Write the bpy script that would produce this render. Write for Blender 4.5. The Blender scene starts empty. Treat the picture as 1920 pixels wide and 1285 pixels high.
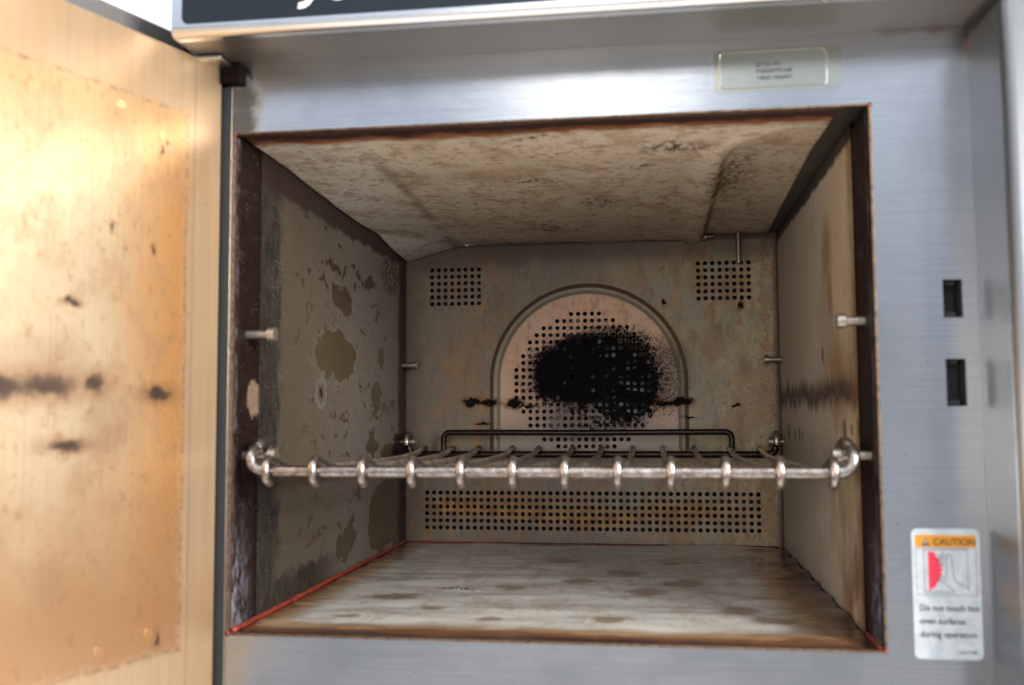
import bpy, bmesh, math, random
from mathutils import Vector, Matrix, noise

random.seed(7)
S = 0.001                                    # everything below is written in millimetres
SC = bpy.context.scene
COL = SC.collection

# ------------------------------------------------------------------ camera
cam_d = bpy.data.cameras.new('camera')
cam = bpy.data.objects.new('camera', cam_d)
COL.objects.link(cam)
cam_d.sensor_width = 36.0
cam_d.lens = 34.98
cam_d.clip_start = 0.01
cam_d.clip_end = 50.0
RIGHT = Vector((0.98987, 0.14191, -0.00506))
FWD = Vector((-0.14120, 0.98743, 0.07097))
UP = Vector((0.01507, -0.06953, 0.99747))
m = Matrix(((RIGHT.x, UP.x, -FWD.x), (RIGHT.y, UP.y, -FWD.y), (RIGHT.z, UP.z, -FWD.z))).to_4x4()
m.translation = Vector((222.73, -501.51, 114.09)) * S
cam.matrix_world = m
cam_d.dof.use_dof = True
cam_d.dof.focus_distance = 0.80
cam_d.dof.aperture_fstop = 8.0
SC.camera = cam

# ------------------------------------------------------------------ exposure
SC.render.engine = 'CYCLES'
SC.view_settings.view_transform = 'Standard'
SC.view_settings.look = 'None'
SC.view_settings.exposure = 0.0
SC.view_settings.gamma = 1.0
SC.view_settings.use_curve_mapping = False
SC.cycles.max_bounces = 10
SC.cycles.caustics_reflective = False

# ------------------------------------------------------------------ node helper
class G:
    def __init__(s, tree):
        s.t = tree; s.n = tree.nodes; s.l = tree.links
    def put(s, sock, v):
        if isinstance(v, bpy.types.NodeSocket): s.l.new(v, sock)
        elif isinstance(v, (tuple, list)):
            v = list(v)
            if sock.type == 'RGBA' and len(v) == 3: v = v + [1.0]
            sock.default_value = v
        else: sock.default_value = v
    def m(s, op, a, b=0.0, c=None, clamp=False):
        n = s.n.new('ShaderNodeMath'); n.operation = op; n.use_clamp = clamp
        s.put(n.inputs[0], a); s.put(n.inputs[1], b)
        if c is not None: s.put(n.inputs[2], c)
        return n.outputs[0]
    def add(s, a, b): return s.m('ADD', a, b)
    def sub(s, a, b): return s.m('SUBTRACT', a, b)
    def mul(s, a, b): return s.m('MULTIPLY', a, b)
    def mx(s, a, b): return s.m('MAXIMUM', a, b)
    def mn(s, a, b): return s.m('MINIMUM', a, b)
    def ss(s, x, lo, hi, a=0.0, b=1.0):
        n = s.n.new('ShaderNodeMapRange'); n.interpolation_type = 'SMOOTHSTEP'
        if lo > hi: lo, hi, a, b = hi, lo, b, a
        s.put(n.inputs['Value'], x); n.inputs['From Min'].default_value = lo; n.inputs['From Max'].default_value = hi
        n.inputs['To Min'].default_value = a; n.inputs['To Max'].default_value = b
        return n.outputs[0]
    def mix(s, f, a, b, mode='MIX'):
        n = s.n.new('ShaderNodeMix'); n.data_type = 'RGBA'; n.blend_type = mode
        s.put(n.inputs['Factor'], f); s.put(n.inputs[6], a); s.put(n.inputs[7], b)
        return n.outputs[2]
    def xyz(s, scale=1000.0):
        tc = s.n.new('ShaderNodeTexCoord'); v = s.n.new('ShaderNodeVectorMath'); v.operation = 'SCALE'
        s.l.new(tc.outputs['Object'], v.inputs[0]); v.inputs['Scale'].default_value = scale
        sp = s.n.new('ShaderNodeSeparateXYZ'); s.l.new(v.outputs[0], sp.inputs[0])
        s.P = v.outputs[0]
        s.x, s.y, s.z = sp.outputs
        return s.P
    def vec(s, x, y, z=0.0):
        n = s.n.new('ShaderNodeCombineXYZ'); s.put(n.inputs[0], x); s.put(n.inputs[1], y); s.put(n.inputs[2], z)
        return n.outputs[0]
    def vscale(s, v, sc):
        n = s.n.new('ShaderNodeVectorMath'); n.operation = 'MULTIPLY'; s.l.new(v, n.inputs[0]); n.inputs[1].default_value = sc
        return n.outputs[0]
    def vadd(s, a, b):
        n = s.n.new('ShaderNodeVectorMath'); n.operation = 'ADD'; s.l.new(a, n.inputs[0]); s.put(n.inputs[1], b)
        return n.outputs[0]
    def noise(s, sc, detail=3.0, rough=0.55, v=None, dist=0.0, seed=0.0, color=False):
        """sc = frequency in 1/mm per axis"""
        v = v if v is not None else s.P
        if not isinstance(sc, (tuple, list)): sc = (sc, sc, sc)
        v2 = s.vscale(v, sc)
        if seed: v2 = s.vadd(v2, (seed, seed * 1.7, -seed))
        n = s.n.new('ShaderNodeTexNoise'); s.l.new(v2, n.inputs['Vector'])
        n.inputs['Scale'].default_value = 1.0; n.inputs['Detail'].default_value = detail
        n.inputs['Roughness'].default_value = rough; n.inputs['Distortion'].default_value = dist
        return n.outputs[1] if color else n.outputs[0]
    def voro(s, sc, v=None, seed=0.0, feat='F1'):
        v = v if v is not None else s.P
        if not isinstance(sc, (tuple, list)): sc = (sc, sc, sc)
        v2 = s.vscale(v, sc)
        if seed: v2 = s.vadd(v2, (seed, seed * 1.3, seed))
        n = s.n.new('ShaderNodeTexVoronoi'); n.feature = feat; s.l.new(v2, n.inputs['Vector']); n.inputs['Scale'].default_value = 1.0
        return n.outputs['Distance']
    def blob(s, v, cx, cy, rx, ry, rot=0.0):
        n = s.n.new('ShaderNodeMapping'); n.vector_type = 'TEXTURE'; s.l.new(v, n.inputs['Vector'])
        n.inputs['Location'].default_value = (cx, cy, 0); n.inputs['Rotation'].default_value = (0, 0, math.radians(rot))
        n.inputs['Scale'].default_value = (rx, ry, 1.0)
        w = s.n.new('ShaderNodeVectorMath'); w.operation = 'LENGTH'; s.l.new(n.outputs[0], w.inputs[0])
        return w.outputs['Value']
    def blobs(s, v, L):
        d = None
        for b in L:
            e = s.blob(v, *b); d = e if d is None else s.mn(d, e)
        return d

def warp2(g, u, v, amp, freq, detail=2.0, seed=0.0):
    """2-D coordinate (mm) warped by noise"""
    n = g.noise(freq, detail, 0.6, seed=seed, color=True)
    sp = g.n.new('ShaderNodeSeparateColor'); g.l.new(n, sp.inputs[0])
    return g.vec(g.add(u, g.mul(g.sub(sp.outputs[0], 0.5), amp)), g.add(v, g.mul(g.sub(sp.outputs[1], 0.5), amp)))

def material(name, fn):
    mt = bpy.data.materials.new(name); mt.use_nodes = True
    nt = mt.node_tree; nt.nodes.clear()
    out = nt.nodes.new('ShaderNodeOutputMaterial'); b = nt.nodes.new('ShaderNodeBsdfPrincipled')
    nt.links.new(b.outputs[0], out.inputs[0])
    g = G(nt); g.xyz()
    r = fn(g)
    for k, v in r.items():
        if k == 'bump':
            h, dist = v
            bp = nt.nodes.new('ShaderNodeBump'); bp.inputs['Distance'].default_value = dist * S; bp.inputs['Strength'].default_value = 1.0
            nt.links.new(h, bp.inputs['Height']); nt.links.new(bp.outputs[0], b.inputs['Normal'])
        else:
            g.put(b.inputs[k], v)
    return mt

# ------------------------------------------------------------------ world: bright daylight behind the oven, softer cool room light in front
W = bpy.data.worlds.new('World'); SC.world = W; W.use_nodes = True
wt = W.node_tree; wt.nodes.clear()
wo = wt.nodes.new('ShaderNodeOutputWorld'); bg = wt.nodes.new('ShaderNodeBackground'); wt.links.new(bg.outputs[0], wo.inputs[0])
g = G(wt)
tc = wt.nodes.new('ShaderNodeTexCoord'); sp = wt.nodes.new('ShaderNodeSeparateXYZ'); wt.links.new(tc.outputs['Generated'], sp.inputs[0])
dx, dy, dz = sp.outputs
back = g.ss(dy, 0.1, 0.6)
low = g.ss(dz, -0.35, 0.25)
front = g.mix(low, (0.50, 0.51, 0.54), (0.39, 0.435, 0.515))
front = g.mix(g.ss(dz, 0.20, 0.36), front, (1.15, 1.3, 1.55))
side = g.ss(dx, 0.5, 0.98)
front = g.mix(side, front, (0.42, 0.42, 0.42))
front = g.mix(g.ss(dx, -0.4, -0.9), front, (0.20, 0.20, 0.21))
top = g.ss(dz, 0.45, 0.9)
front = g.mix(top, front, (1.1, 1.1, 1.08))
front = g.mix(g.ss(dz, -0.35, -0.8), front, (1.75, 1.62, 1.42))
wc = g.mix(back, front, (1.5, 1.55, 1.6))
wt.links.new(wc, bg.inputs['Color']); bg.inputs['Strength'].default_value = 1.0

# ------------------------------------------------------------------ lamps (window light in front of the oven, plus unseen fill lamps)
def area(name, loc, target, sx, sy, power, color):
    d = bpy.data.lights.new(name, 'AREA'); d.shape = 'RECTANGLE'; d.size = sx * S; d.size_y = sy * S
    d.energy = power; d.color = color
    o = bpy.data.objects.new(name, d); COL.objects.link(o)
    o.location = Vector(loc) * S
    o.rotation_euler = (Vector(target) - Vector(loc)).to_track_quat('-Z', 'Y').to_euler()
    return o
area('window_light', (110, -2000, 985), (150, 0, 200), 440, 260, 1.6, (1.0, 0.99, 0.97))
area('warm_window_light', (750, -420, 330), (-40, -100, 170), 380, 420, 17.0, (1.0, 0.95, 0.87))
area('left_fill_light', (-840, -1350, 140), (330, 250, 150), 300, 420, 20.0, (1.0, 0.95, 0.88))  # unseen fill lamp added to brighten the right wall and the back
area('front_fill_light', (60, -1800, 230), (165, 300, 130), 520, 360, 2.0, (1.0, 0.95, 0.88))  # frontal fill added for the back panel, kept out of the steel's reflections
area('overhead_fill_light', (160, -900, 1500), (180, 100, 60), 900, 600, 5.0, (1.0, 0.97, 0.93))  # overhead fill lamp, added to light the front of the floor

# ------------------------------------------------------------------ mesh helpers
def link_mesh(name, me, mt, parent=None, label=None):
    if mt and not me.materials: me.materials.append(mt)
    o = bpy.data.objects.new(name, me); COL.objects.link(o)
    if parent: o.parent = parent
    if label: o['label'] = label
    return o
def obj(name, bm, mt, parent=None, smooth=False, label=None):
    for v in bm.verts: v.co *= S
    me = bpy.data.meshes.new(name)
    bmesh.ops.recalc_face_normals(bm, faces=bm.faces) if smooth != 'keep' else None
    bm.to_mesh(me); bm.free()
    if smooth and smooth != 'keep':
        for p in me.polygons: p.use_smooth = True
        if smooth == 'auto':
            try: me.set_sharp_from_angle(angle=math.radians(40))
            except Exception: pass
    return link_mesh(name, me, mt, parent, label)
def bx(bm, a, b, bevel=0.0):
    (x0, y0, z0), (x1, y1, z1) = a, b
    r = bmesh.ops.create_cube(bm, size=1.0)
    for v in r['verts']:
        v.co = Vector(((x0 + x1) / 2 + v.co.x * (x1 - x0), (y0 + y1) / 2 + v.co.y * (y1 - y0), (z0 + z1) / 2 + v.co.z * (z1 - z0)))
    if bevel:
        es = list({e for v in r['verts'] for e in v.link_edges})
        bmesh.ops.bevel(bm, geom=es, offset=bevel, segments=3, affect='EDGES', profile=0.5)
    return bm
def quad(bm, pts):
    return bm.faces.new([bm.verts.new(p) for p in pts])
def tube(bm, pts, r, n=14, caps=True):
    pts = [Vector(p) for p in pts]
    k = len(pts); rings = []
    t0 = (pts[1] - pts[0]).normalized()
    a = t0.orthogonal().normalized()
    for i, p in enumerate(pts):
        t = (pts[min(i + 1, k - 1)] - pts[max(i - 1, 0)]).normalized()
        a = (a - t * a.dot(t)).normalized(); b = t.cross(a)
        rr = r(i / (k - 1)) if callable(r) else r
        rings.append([bm.verts.new(p + (a * math.cos(2 * math.pi * j / n) + b * math.sin(2 * math.pi * j / n)) * rr) for j in range(n)])
    for i in range(k - 1):
        for j in range(n):
            bm.faces.new((rings[i][j], rings[i][(j + 1) % n], rings[i + 1][(j + 1) % n], rings[i + 1][j]))
    if caps:
        bm.faces.new(rings[0]); bm.faces.new(rings[-1])
    return bm
def smooth_path(pts, sub=6):
    pts = [Vector(p) for p in pts]; out = []
    for i in range(len(pts) - 1):
        p0 = pts[max(i - 1, 0)]; p1 = pts[i]; p2 = pts[i + 1]; p3 = pts[min(i + 2, len(pts) - 1)]
        for j in range(sub):
            t = j / sub
            out.append(0.5 * ((2 * p1) + (p2 - p0) * t + (2 * p0 - 5 * p1 + 4 * p2 - p3) * t * t + (3 * p1 - p0 - 3 * p2 + p3) * t ** 3))
    out.append(pts[-1]); return out
def grid(bm, f, nu, nv, keep=None):
    vs = [[None] * (nv + 1) for _ in range(nu + 1)]
    def get(i, j):
        if vs[i][j] is None: vs[i][j] = bm.verts.new(f(i / nu, j / nv))
        return vs[i][j]
    for i in range(nu):
        for j in range(nv):
            if keep and not keep((i + .5) / nu, (j + .5) / nv): continue
            bm.faces.new((get(i, j), get(i + 1, j), get(i + 1, j + 1), get(i, j + 1)))
    return bm
def rrect(cx, cy, w, h, r, n=6):
    out = []
    for (sx, sy, a0) in ((1, 1, 0), (-1, 1, 90), (-1, -1, 180), (1, -1, 270)):
        for k in range(n + 1):
            a = math.radians(a0 + 90 * k / n)
            out.append((cx + sx * (w / 2 - r) + r * math.cos(a), cy + sy * (h / 2 - r) + r * math.sin(a)))
    return out
def plate_with_windows(bm, x0, x1, z0, z1, y, rects):
    xs = sorted({x0, x1, *[r[0] for r in rects], *[r[1] for r in rects]})
    zs = sorted({z0, z1, *[r[2] for r in rects], *[r[3] for r in rects]})
    V = {}
    def g_(x, z):
        if (x, z) not in V: V[(x, z)] = bm.verts.new((x, y, z))
        return V[(x, z)]
    for i in range(len(xs) - 1):
        for j in range(len(zs) - 1):
            cx, cz = (xs[i] + xs[i + 1]) / 2, (zs[j] + zs[j + 1]) / 2
            if any(r[0] < cx < r[1] and r[2] < cz < r[3] for r in rects): continue
            bm.faces.new((g_(xs[i], zs[j]), g_(xs[i + 1], zs[j]), g_(xs[i + 1], zs[j + 1]), g_(xs[i], zs[j + 1])))
def text_mesh(name, body, size, mt, parent, loc, right, up, shear=0.0, align='LEFT', spacing=1.0, bold=0.0, sx=1.0, label=None):
    cu = bpy.data.curves.new(name, 'FONT'); cu.body = body; cu.size = size; cu.shear = shear; cu.align_x = align
    cu.space_character = spacing; cu.offset = bold; cu.resolution_u = 4
    cu.extrude = 0.02
    o = bpy.data.objects.new(name + '_tmp', cu); COL.objects.link(o)
    bpy.context.view_layer.update()
    me = bpy.data.meshes.new_from_object(o.evaluated_get(bpy.context.evaluated_depsgraph_get()))
    bpy.data.objects.remove(o); bpy.data.curves.remove(cu)
    right = Vector(right).normalized(); up = Vector(up).normalized(); nn = right.cross(up)
    for v in me.vertices:
        v.co = (Vector(loc) + right * v.co.x * sx + up * v.co.y + nn * v.co.z) * S
    me.name = name
    me.materials.clear()
    return link_mesh(name, me, mt, parent, label)

# ------------------------------------------------------------------ materials
def m_face(g):
    st = g.noise((0.006, 0.5, 1.3), 4, 0.7)
    st2 = g.noise((0.03, 1.0, 3.5), 3, 0.7, seed=4)
    cl = g.noise(0.02, 3, 0.5, seed=9)
    c = g.mix(g.ss(st, 0.35, 0.65), (0.45, 0.46, 0.475), (0.64, 0.65, 0.665))
    c = g.mix(g.ss(st2, 0.35, 0.65), c, (0.56, 0.56, 0.57))
    c = g.mix(g.ss(cl, 0.45, 0.75), c, (0.47, 0.48, 0.49))
    # rust seeping along the top joint near the right column and round the pins of dirt
    uv = warp2(g, g.x, g.z, 10, 0.15)
    r1 = g.ss(g.blobs(uv, [(362, 303, 32, 4), (378, 298, 4, 12)]), 1.4, 0.3)
    c = g.mix(g.mul(r1, 0.6), c, (0.26, 0.17, 0.12))
    soot_or_refl = g.ss(g.blobs(uv, [(3, 284, 15, 13), (4, 272, 12, 12)]), 1.15, 0.4)  # dark reflection at the top-left corner, painted into the steel's colour
    c = g.mix(g.mul(soot_or_refl, 0.92), c, (0.045, 0.04, 0.038))
    sp = g.voro(0.11, seed=3)
    dots = g.mul(g.ss(sp, 0.10, 0.05), g.ss(g.noise(0.03, 2, seed=5), 0.52, 0.6))
    c = g.mix(g.mul(dots, 0.55), c, (0.33, 0.30, 0.28))
    rg = g.add(0.13, g.mul(st2, 0.12))
    rg = g.add(rg, g.mul(soot_or_refl, 0.3))
    return {'Base Color': c, 'Metallic': g.sub(1.0, g.mul(soot_or_refl, 0.7)), 'Roughness': rg, 'Anisotropic': 0.8, 'Tangent': g.vec(0.0, 0.0, 1.0),
            'bump': (g.add(st, g.mul(st2, 0.5)), 0.035)}
M_FACE = material('brushed stainless steel', m_face)
def m_steel_v(g):
    st = g.noise((1.3, 1.3, 0.006), 4, 0.7); st2 = g.noise((3.5, 3.5, 0.03), 3, 0.7, seed=4)
    c = g.mix(st, (0.15, 0.155, 0.165), (0.22, 0.225, 0.24))
    uv = warp2(g, g.y, g.z, 8, 0.2)
    rs = g.ss(g.blobs(uv, [(-2, 296, 7, 14), (-30, 30, 20, 12)]), 1.1, 0.4)
    c = g.mix(g.mul(rs, 0.55), c, (0.32, 0.20, 0.14))
    return {'Base Color': c, 'Metallic': 1.0, 'Roughness': g.add(0.33, g.mul(st2, 0.12)), 'bump': (st, 0.03)}
M_STEELV = material('brushed stainless steel column', m_steel_v)
def m_under(g):
    st = g.noise((0.006, 1.2, 1.2), 4, 0.7)
    c = g.mix(st, (0.22, 0.205, 0.19), (0.30, 0.28, 0.26))
    uv = warp2(g, g.x, g.y, 14, 0.08)
    s = g.ss(g.blob(uv, 12, -12, 34, 26), 1.2, 0.2)
    c = g.mix(g.mul(s, 0.75), c, (0.09, 0.07, 0.06))
    return {'Base Color': c, 'Metallic': 0.9, 'Roughness': g.add(0.32, g.mul(s, 0.2)), 'bump': (st, 0.03)}
M_UNDER = material('fascia steel', m_under)
M_BLACKGLASS = material('black control glass', lambda g: {'Base Color': g.mix(g.noise(0.05), (0.006, 0.009, 0.014), (0.012, 0.016, 0.022)), 'Roughness': 0.12, 'Specular IOR Level': 0.3})
M_WHITEPRINT = material('white print', lambda g: {'Base Color': g.mix(g.noise(0.5), (0.78, 0.8, 0.82), (0.86, 0.87, 0.88)), 'Roughness': 0.45})
M_DARK = material('dark recess paint', lambda g: {'Base Color': g.mix(g.noise(0.3), (0.012, 0.012, 0.014), (0.03, 0.03, 0.033)), 'Roughness': 0.55})
M_GAP = material('dark grey seam shade', lambda g: {'Base Color': g.mix(g.noise((1, 1, 0.05)), (0.020, 0.021, 0.022), (0.04, 0.042, 0.044)), 'Roughness': 0.5, 'Specular IOR Level': 0.3})  # shade of the seam beside the hinge, put in as colour

def m_jamb(g):
    n1 = g.noise(0.12, 4, 0.65); n2 = g.noise(0.5, 3, 0.6, seed=3)
    c = g.mix(n1, (0.004, 0.002, 0.002), (0.018, 0.009, 0.007))
    rust = g.mul(g.ss(g.noise(0.18, 5, 0.8, seed=8), 0.54, 0.70), 0.35)
    c = g.mix(rust, c, (0.085, 0.036, 0.022))
    # bluish grey ash film close to the front edge and at the foot of the jamb
    ed = g.ss(g.y, 9.0, 0.0)
    foot = g.ss(g.z, 75.0, 5.0)
    ash = g.mul(g.mx(g.mul(ed, 0.8), g.mul(foot, g.ss(g.y, 34, 6))), g.ss(g.noise((0.3, 0.3, 0.10), 5, 0.75, seed=1), 0.42, 0.68))
    c = g.mix(ash, c, (0.24, 0.24, 0.29))
    uv = warp2(g, g.y, g.z, 8, 0.25)
    ring = g.ss(g.blob(uv, 29, 123, 10, 11), 1.05, 0.8)
    ring = g.mul(ring, g.ss(g.x, 100, 60))
    c = g.mix(ring, c, g.mix(n2, (0.07, 0.04, 0.03), (0.26, 0.19, 0.14)))
    spk = g.mul(g.ss(g.voro(0.55, seed=5), 0.16, 0.08), g.ss(g.noise(0.1, 2, seed=2), 0.5, 0.62))
    c = g.mix(spk, c, (0.35, 0.36, 0.38))
    return {'Base Color': c, 'Roughness': g.add(0.38, g.mul(n2, 0.35)), 'Specular IOR Level': 0.13, 'bump': (g.add(n1, g.mul(n2, 0.8)), 0.9)}
M_JAMB = material('burnt brown enamel jamb', m_jamb)

FLAKES = [(171.9, 154.8, 46.6, 17.2, 0), (189.2, 194.4, 24.5, 11.2, -8), (165.7, 217.0, 17, 3.4, -12), (190.0, 214.3, 6.3, 4.3, 25), (229.6, 216.0, 11.3, 2.9, 0), (256, 216.4, 16.0, 3.2, 12), (214.4, 223.3, 6.7, 1.8, -10), (145.2, 216.9, 5.6, 1.3, 0), (146.4, 210.9, 3.3, 1.5, 0), (147.7, 203.7, 3.3, 2.4, 0), (117.9, 206.5, 4.1, 2.8, 0), (105.1, 199.5, 2.9, 3.8, 0), (88.8, 202.1, 3.7, 1.5, 0), (275.8, 191.7, 7.3, 4.6, 35), (238.8, 177.5, 6.2, 2.1, 0), (287.4, 159.1, 8.1, 9.2, 0), (96.5, 162.0, 3.8, 7.4, 0), (110.6, 179.5, 3.0, 6.8, -10), (150.7, 174.0, 2.2, 3.4, 0), (167.7, 178.9, 2.4, 2.4, 0), (273.8, 125.4, 13, 13.8, 0), (251.1, 137.6, 5.9, 4.2, 0), (167.0, 113.7, 4.7, 3.7, 0), (191.1, 109.8, 4.0, 5.8, 12), (129.1, 94.9, 4.2, 4.4, 0), (196.8, 20.5, 19.9, 11.4, 0), (212, 29, 9.0, 10.5, 0), (292, 30, 40, 27.4, 0), (132.0, 61.8, 4.2, 1.6, 0), (117.7, 66.3, 3.0, 3.0, 0), (121.3, 44.6, 4.1, 2.0, 0), (97.2, 39.9, 4.7, 1.8, 0), (118.7, 30.6, 6.0, 3.0, 0), (128.7, 33.1, 4.1, 3.2, 0), (144.6, 25.2, 3.2, 1.6, 0), (304.3, 121.4, 5.0, 6.8, 0), (324.8, 120.6, 5.3, 6.0, 0), (262, 92, 14, 9, -20), (345, 80.2, 60, 12.5, 0), (199.9, 109.0, 3.8, 2.3, 0), (372, 110, 26, 60, 0), (330, 45, 30, 40, 0)]
def m_left(g):
    n1 = g.noise(0.03, 4, 0.6); fine = g.noise((1.5, 0.35, 1.8), 3, 0.7, seed=2); tw = g.noise((1, 1.6, 0.10), 3, 0.7, seed=12)
    film = g.mix(n1, (0.15, 0.12, 0.085), (0.19, 0.16, 0.14))
    film = g.mix(g.ss(g.y, 120, 260), film, (0.215, 0.185, 0.17))
    film = g.mix(g.mul(g.ss(fine, 0.5, 0.7), 0.22), film, (0.42, 0.38, 0.30))
    film = g.mix(g.mul(g.ss(tw, 0.42, 0.65), 0.45), film, (0.085, 0.062, 0.042))
    film = g.mix(g.mul(g.ss(g.noise((1, 0.35, 0.7), 5, 0.8, seed=51), 0.50, 0.60), 0.45), film, (0.28, 0.25, 0.21))
    film = g.mix(g.mul(g.ss(g.y, 230, 60), 0.75), film, (0.070, 0.052, 0.034))
    film = g.mix(0.18, film, (0.05, 0.04, 0.03))
    bare = g.mix(g.noise((0.1, 0.1, 0.01), 2, seed=3), (0.065, 0.048, 0.027), (0.10, 0.076, 0.042))
    bare = g.mix(g.ss(g.z, 170, 225), bare, (0.060, 0.035, 0.028))
    uv = warp2(g, g.y, g.z, 6.0, 0.16, 3)
    at = g.n.new('ShaderNodeAttribute'); at.attribute_name = 'flake'; f = at.outputs['Fac']
    nz = g.noise((1, 0.07, 0.14), 3, 0.55, seed=21)
    small = g.mx(g.mul(g.ss(nz, 0.645, 0.652), g.ss(g.y, 90, 120)), g.mul(g.ss(g.noise((1, 0.25, 0.42), 3, 0.6, seed=61), 0.665, 0.675), g.ss(g.noise((1, 0.02, 0.02), 2, seed=62), 0.48, 0.54)))
    mask = g.mx(g.ss(f, 1.02, 0.97), small)
    rim = g.mul(g.sub(g.ss(f, 1.2, 1.02), g.ss(f, 1.02, 0.97)), 0.10)
    c = g.mix(rim, film, (0.36, 0.33, 0.28))
    c = g.mix(mask, c, bare)
    # bare greenish strip at the front and the wide bottom
    bot = g.ss(g.add(g.z, g.mul(g.sub(g.noise(0.1, 4, seed=6), 0.5), 22)), 22, 15)
    bot = g.mul(bot, g.ss(g.y, 200, 120))
    fr = g.ss(g.add(g.y, g.mul(g.sub(g.noise((1, 0.12, 0.06), 4, 0.7, seed=7), 0.5), 34)), 72, 58)
    gn = g.noise((1, 0.15, 0.06), 4, 0.7, seed=25)
    green = g.mix(g.ss(gn, 0.35, 0.65), (0.016, 0.015, 0.013), (0.040, 0.035, 0.029))
    green = g.mix(g.mul(g.ss(g.noise((1, 0.5, 0.12), 4, 0.75, seed=26), 0.58, 0.66), 0.5), green, (0.12, 0.105, 0.09))
    green = g.mix(g.mul(g.ss(g.noise((1, 0.1, 0.1), 4, 0.7, seed=27), 0.52, 0.62), 0.6), green, (0.035, 0.022, 0.018))
    c = g.mix(g.mx(bot, fr), c, green)
    crumbs = g.mul(g.ss(g.voro(0.35, seed=6), 0.3, 0.15), g.mul(g.ss(g.y, 95, 70), g.ss(g.noise(0.05, 3, seed=15), 0.45, 0.6)))
    c = g.mix(g.mul(crumbs, 0.7), c, g.mix(fine, (0.05, 0.045, 0.04), (0.30, 0.29, 0.27)))
    # crusty ring of a blanked pin hole
    r = g.blob(uv, 141, 128.5, 12, 11)
    ring = g.sub(g.ss(r, 1.15, 0.9), g.ss(r, 0.75, 0.55))
    c = g.mix(g.mul(ring, 0.85), c, g.mix(g.noise(0.4, 4, 0.7, seed=2), (0.02, 0.018, 0.015), (0.30, 0.29, 0.27)))
    c = g.mix(g.ss(r, 0.40, 0.2), c, (0.02, 0.014, 0.01))
    # burnt band under the ceiling and in the rear corner
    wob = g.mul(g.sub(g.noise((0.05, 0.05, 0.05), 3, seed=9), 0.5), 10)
    soot_or_refl = g.mx(g.ss(g.add(g.z, wob), 242, 247), g.ss(g.add(g.y, g.mul(wob, 1.5)), 335, 349))
    soot_or_refl = g.mx(soot_or_refl, g.mul(g.ss(g.blob(uv, 318, 232, 40, 20), 1.1, 0.5), g.ss(g.noise(0.3, 3, 0.7, seed=3), 0.40, 0.6)))
    c = g.mix(g.mul(soot_or_refl, 0.9), c, (0.030, 0.019, 0.016))
    blk = g.ss(g.blob(uv, 350, 84, 34, 13), 1.1, 0.6)
    c = g.mix(blk, c, (0.012, 0.01, 0.009))
    return {'Base Color': c, 'Metallic': g.sub(0.30, g.mul(soot_or_refl, 0.30)), 'Specular IOR Level': g.sub(0.45, g.mul(soot_or_refl, 0.38)), 'Roughness': g.add(g.mul(mask, -0.16), g.add(0.46, g.mul(soot_or_refl, 0.1))),
            'bump': (g.add(g.mul(mask, -0.5), g.mul(crumbs, 0.7)), 0.25)}
M_LEFT = material('flaking side wall', m_left)

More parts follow.
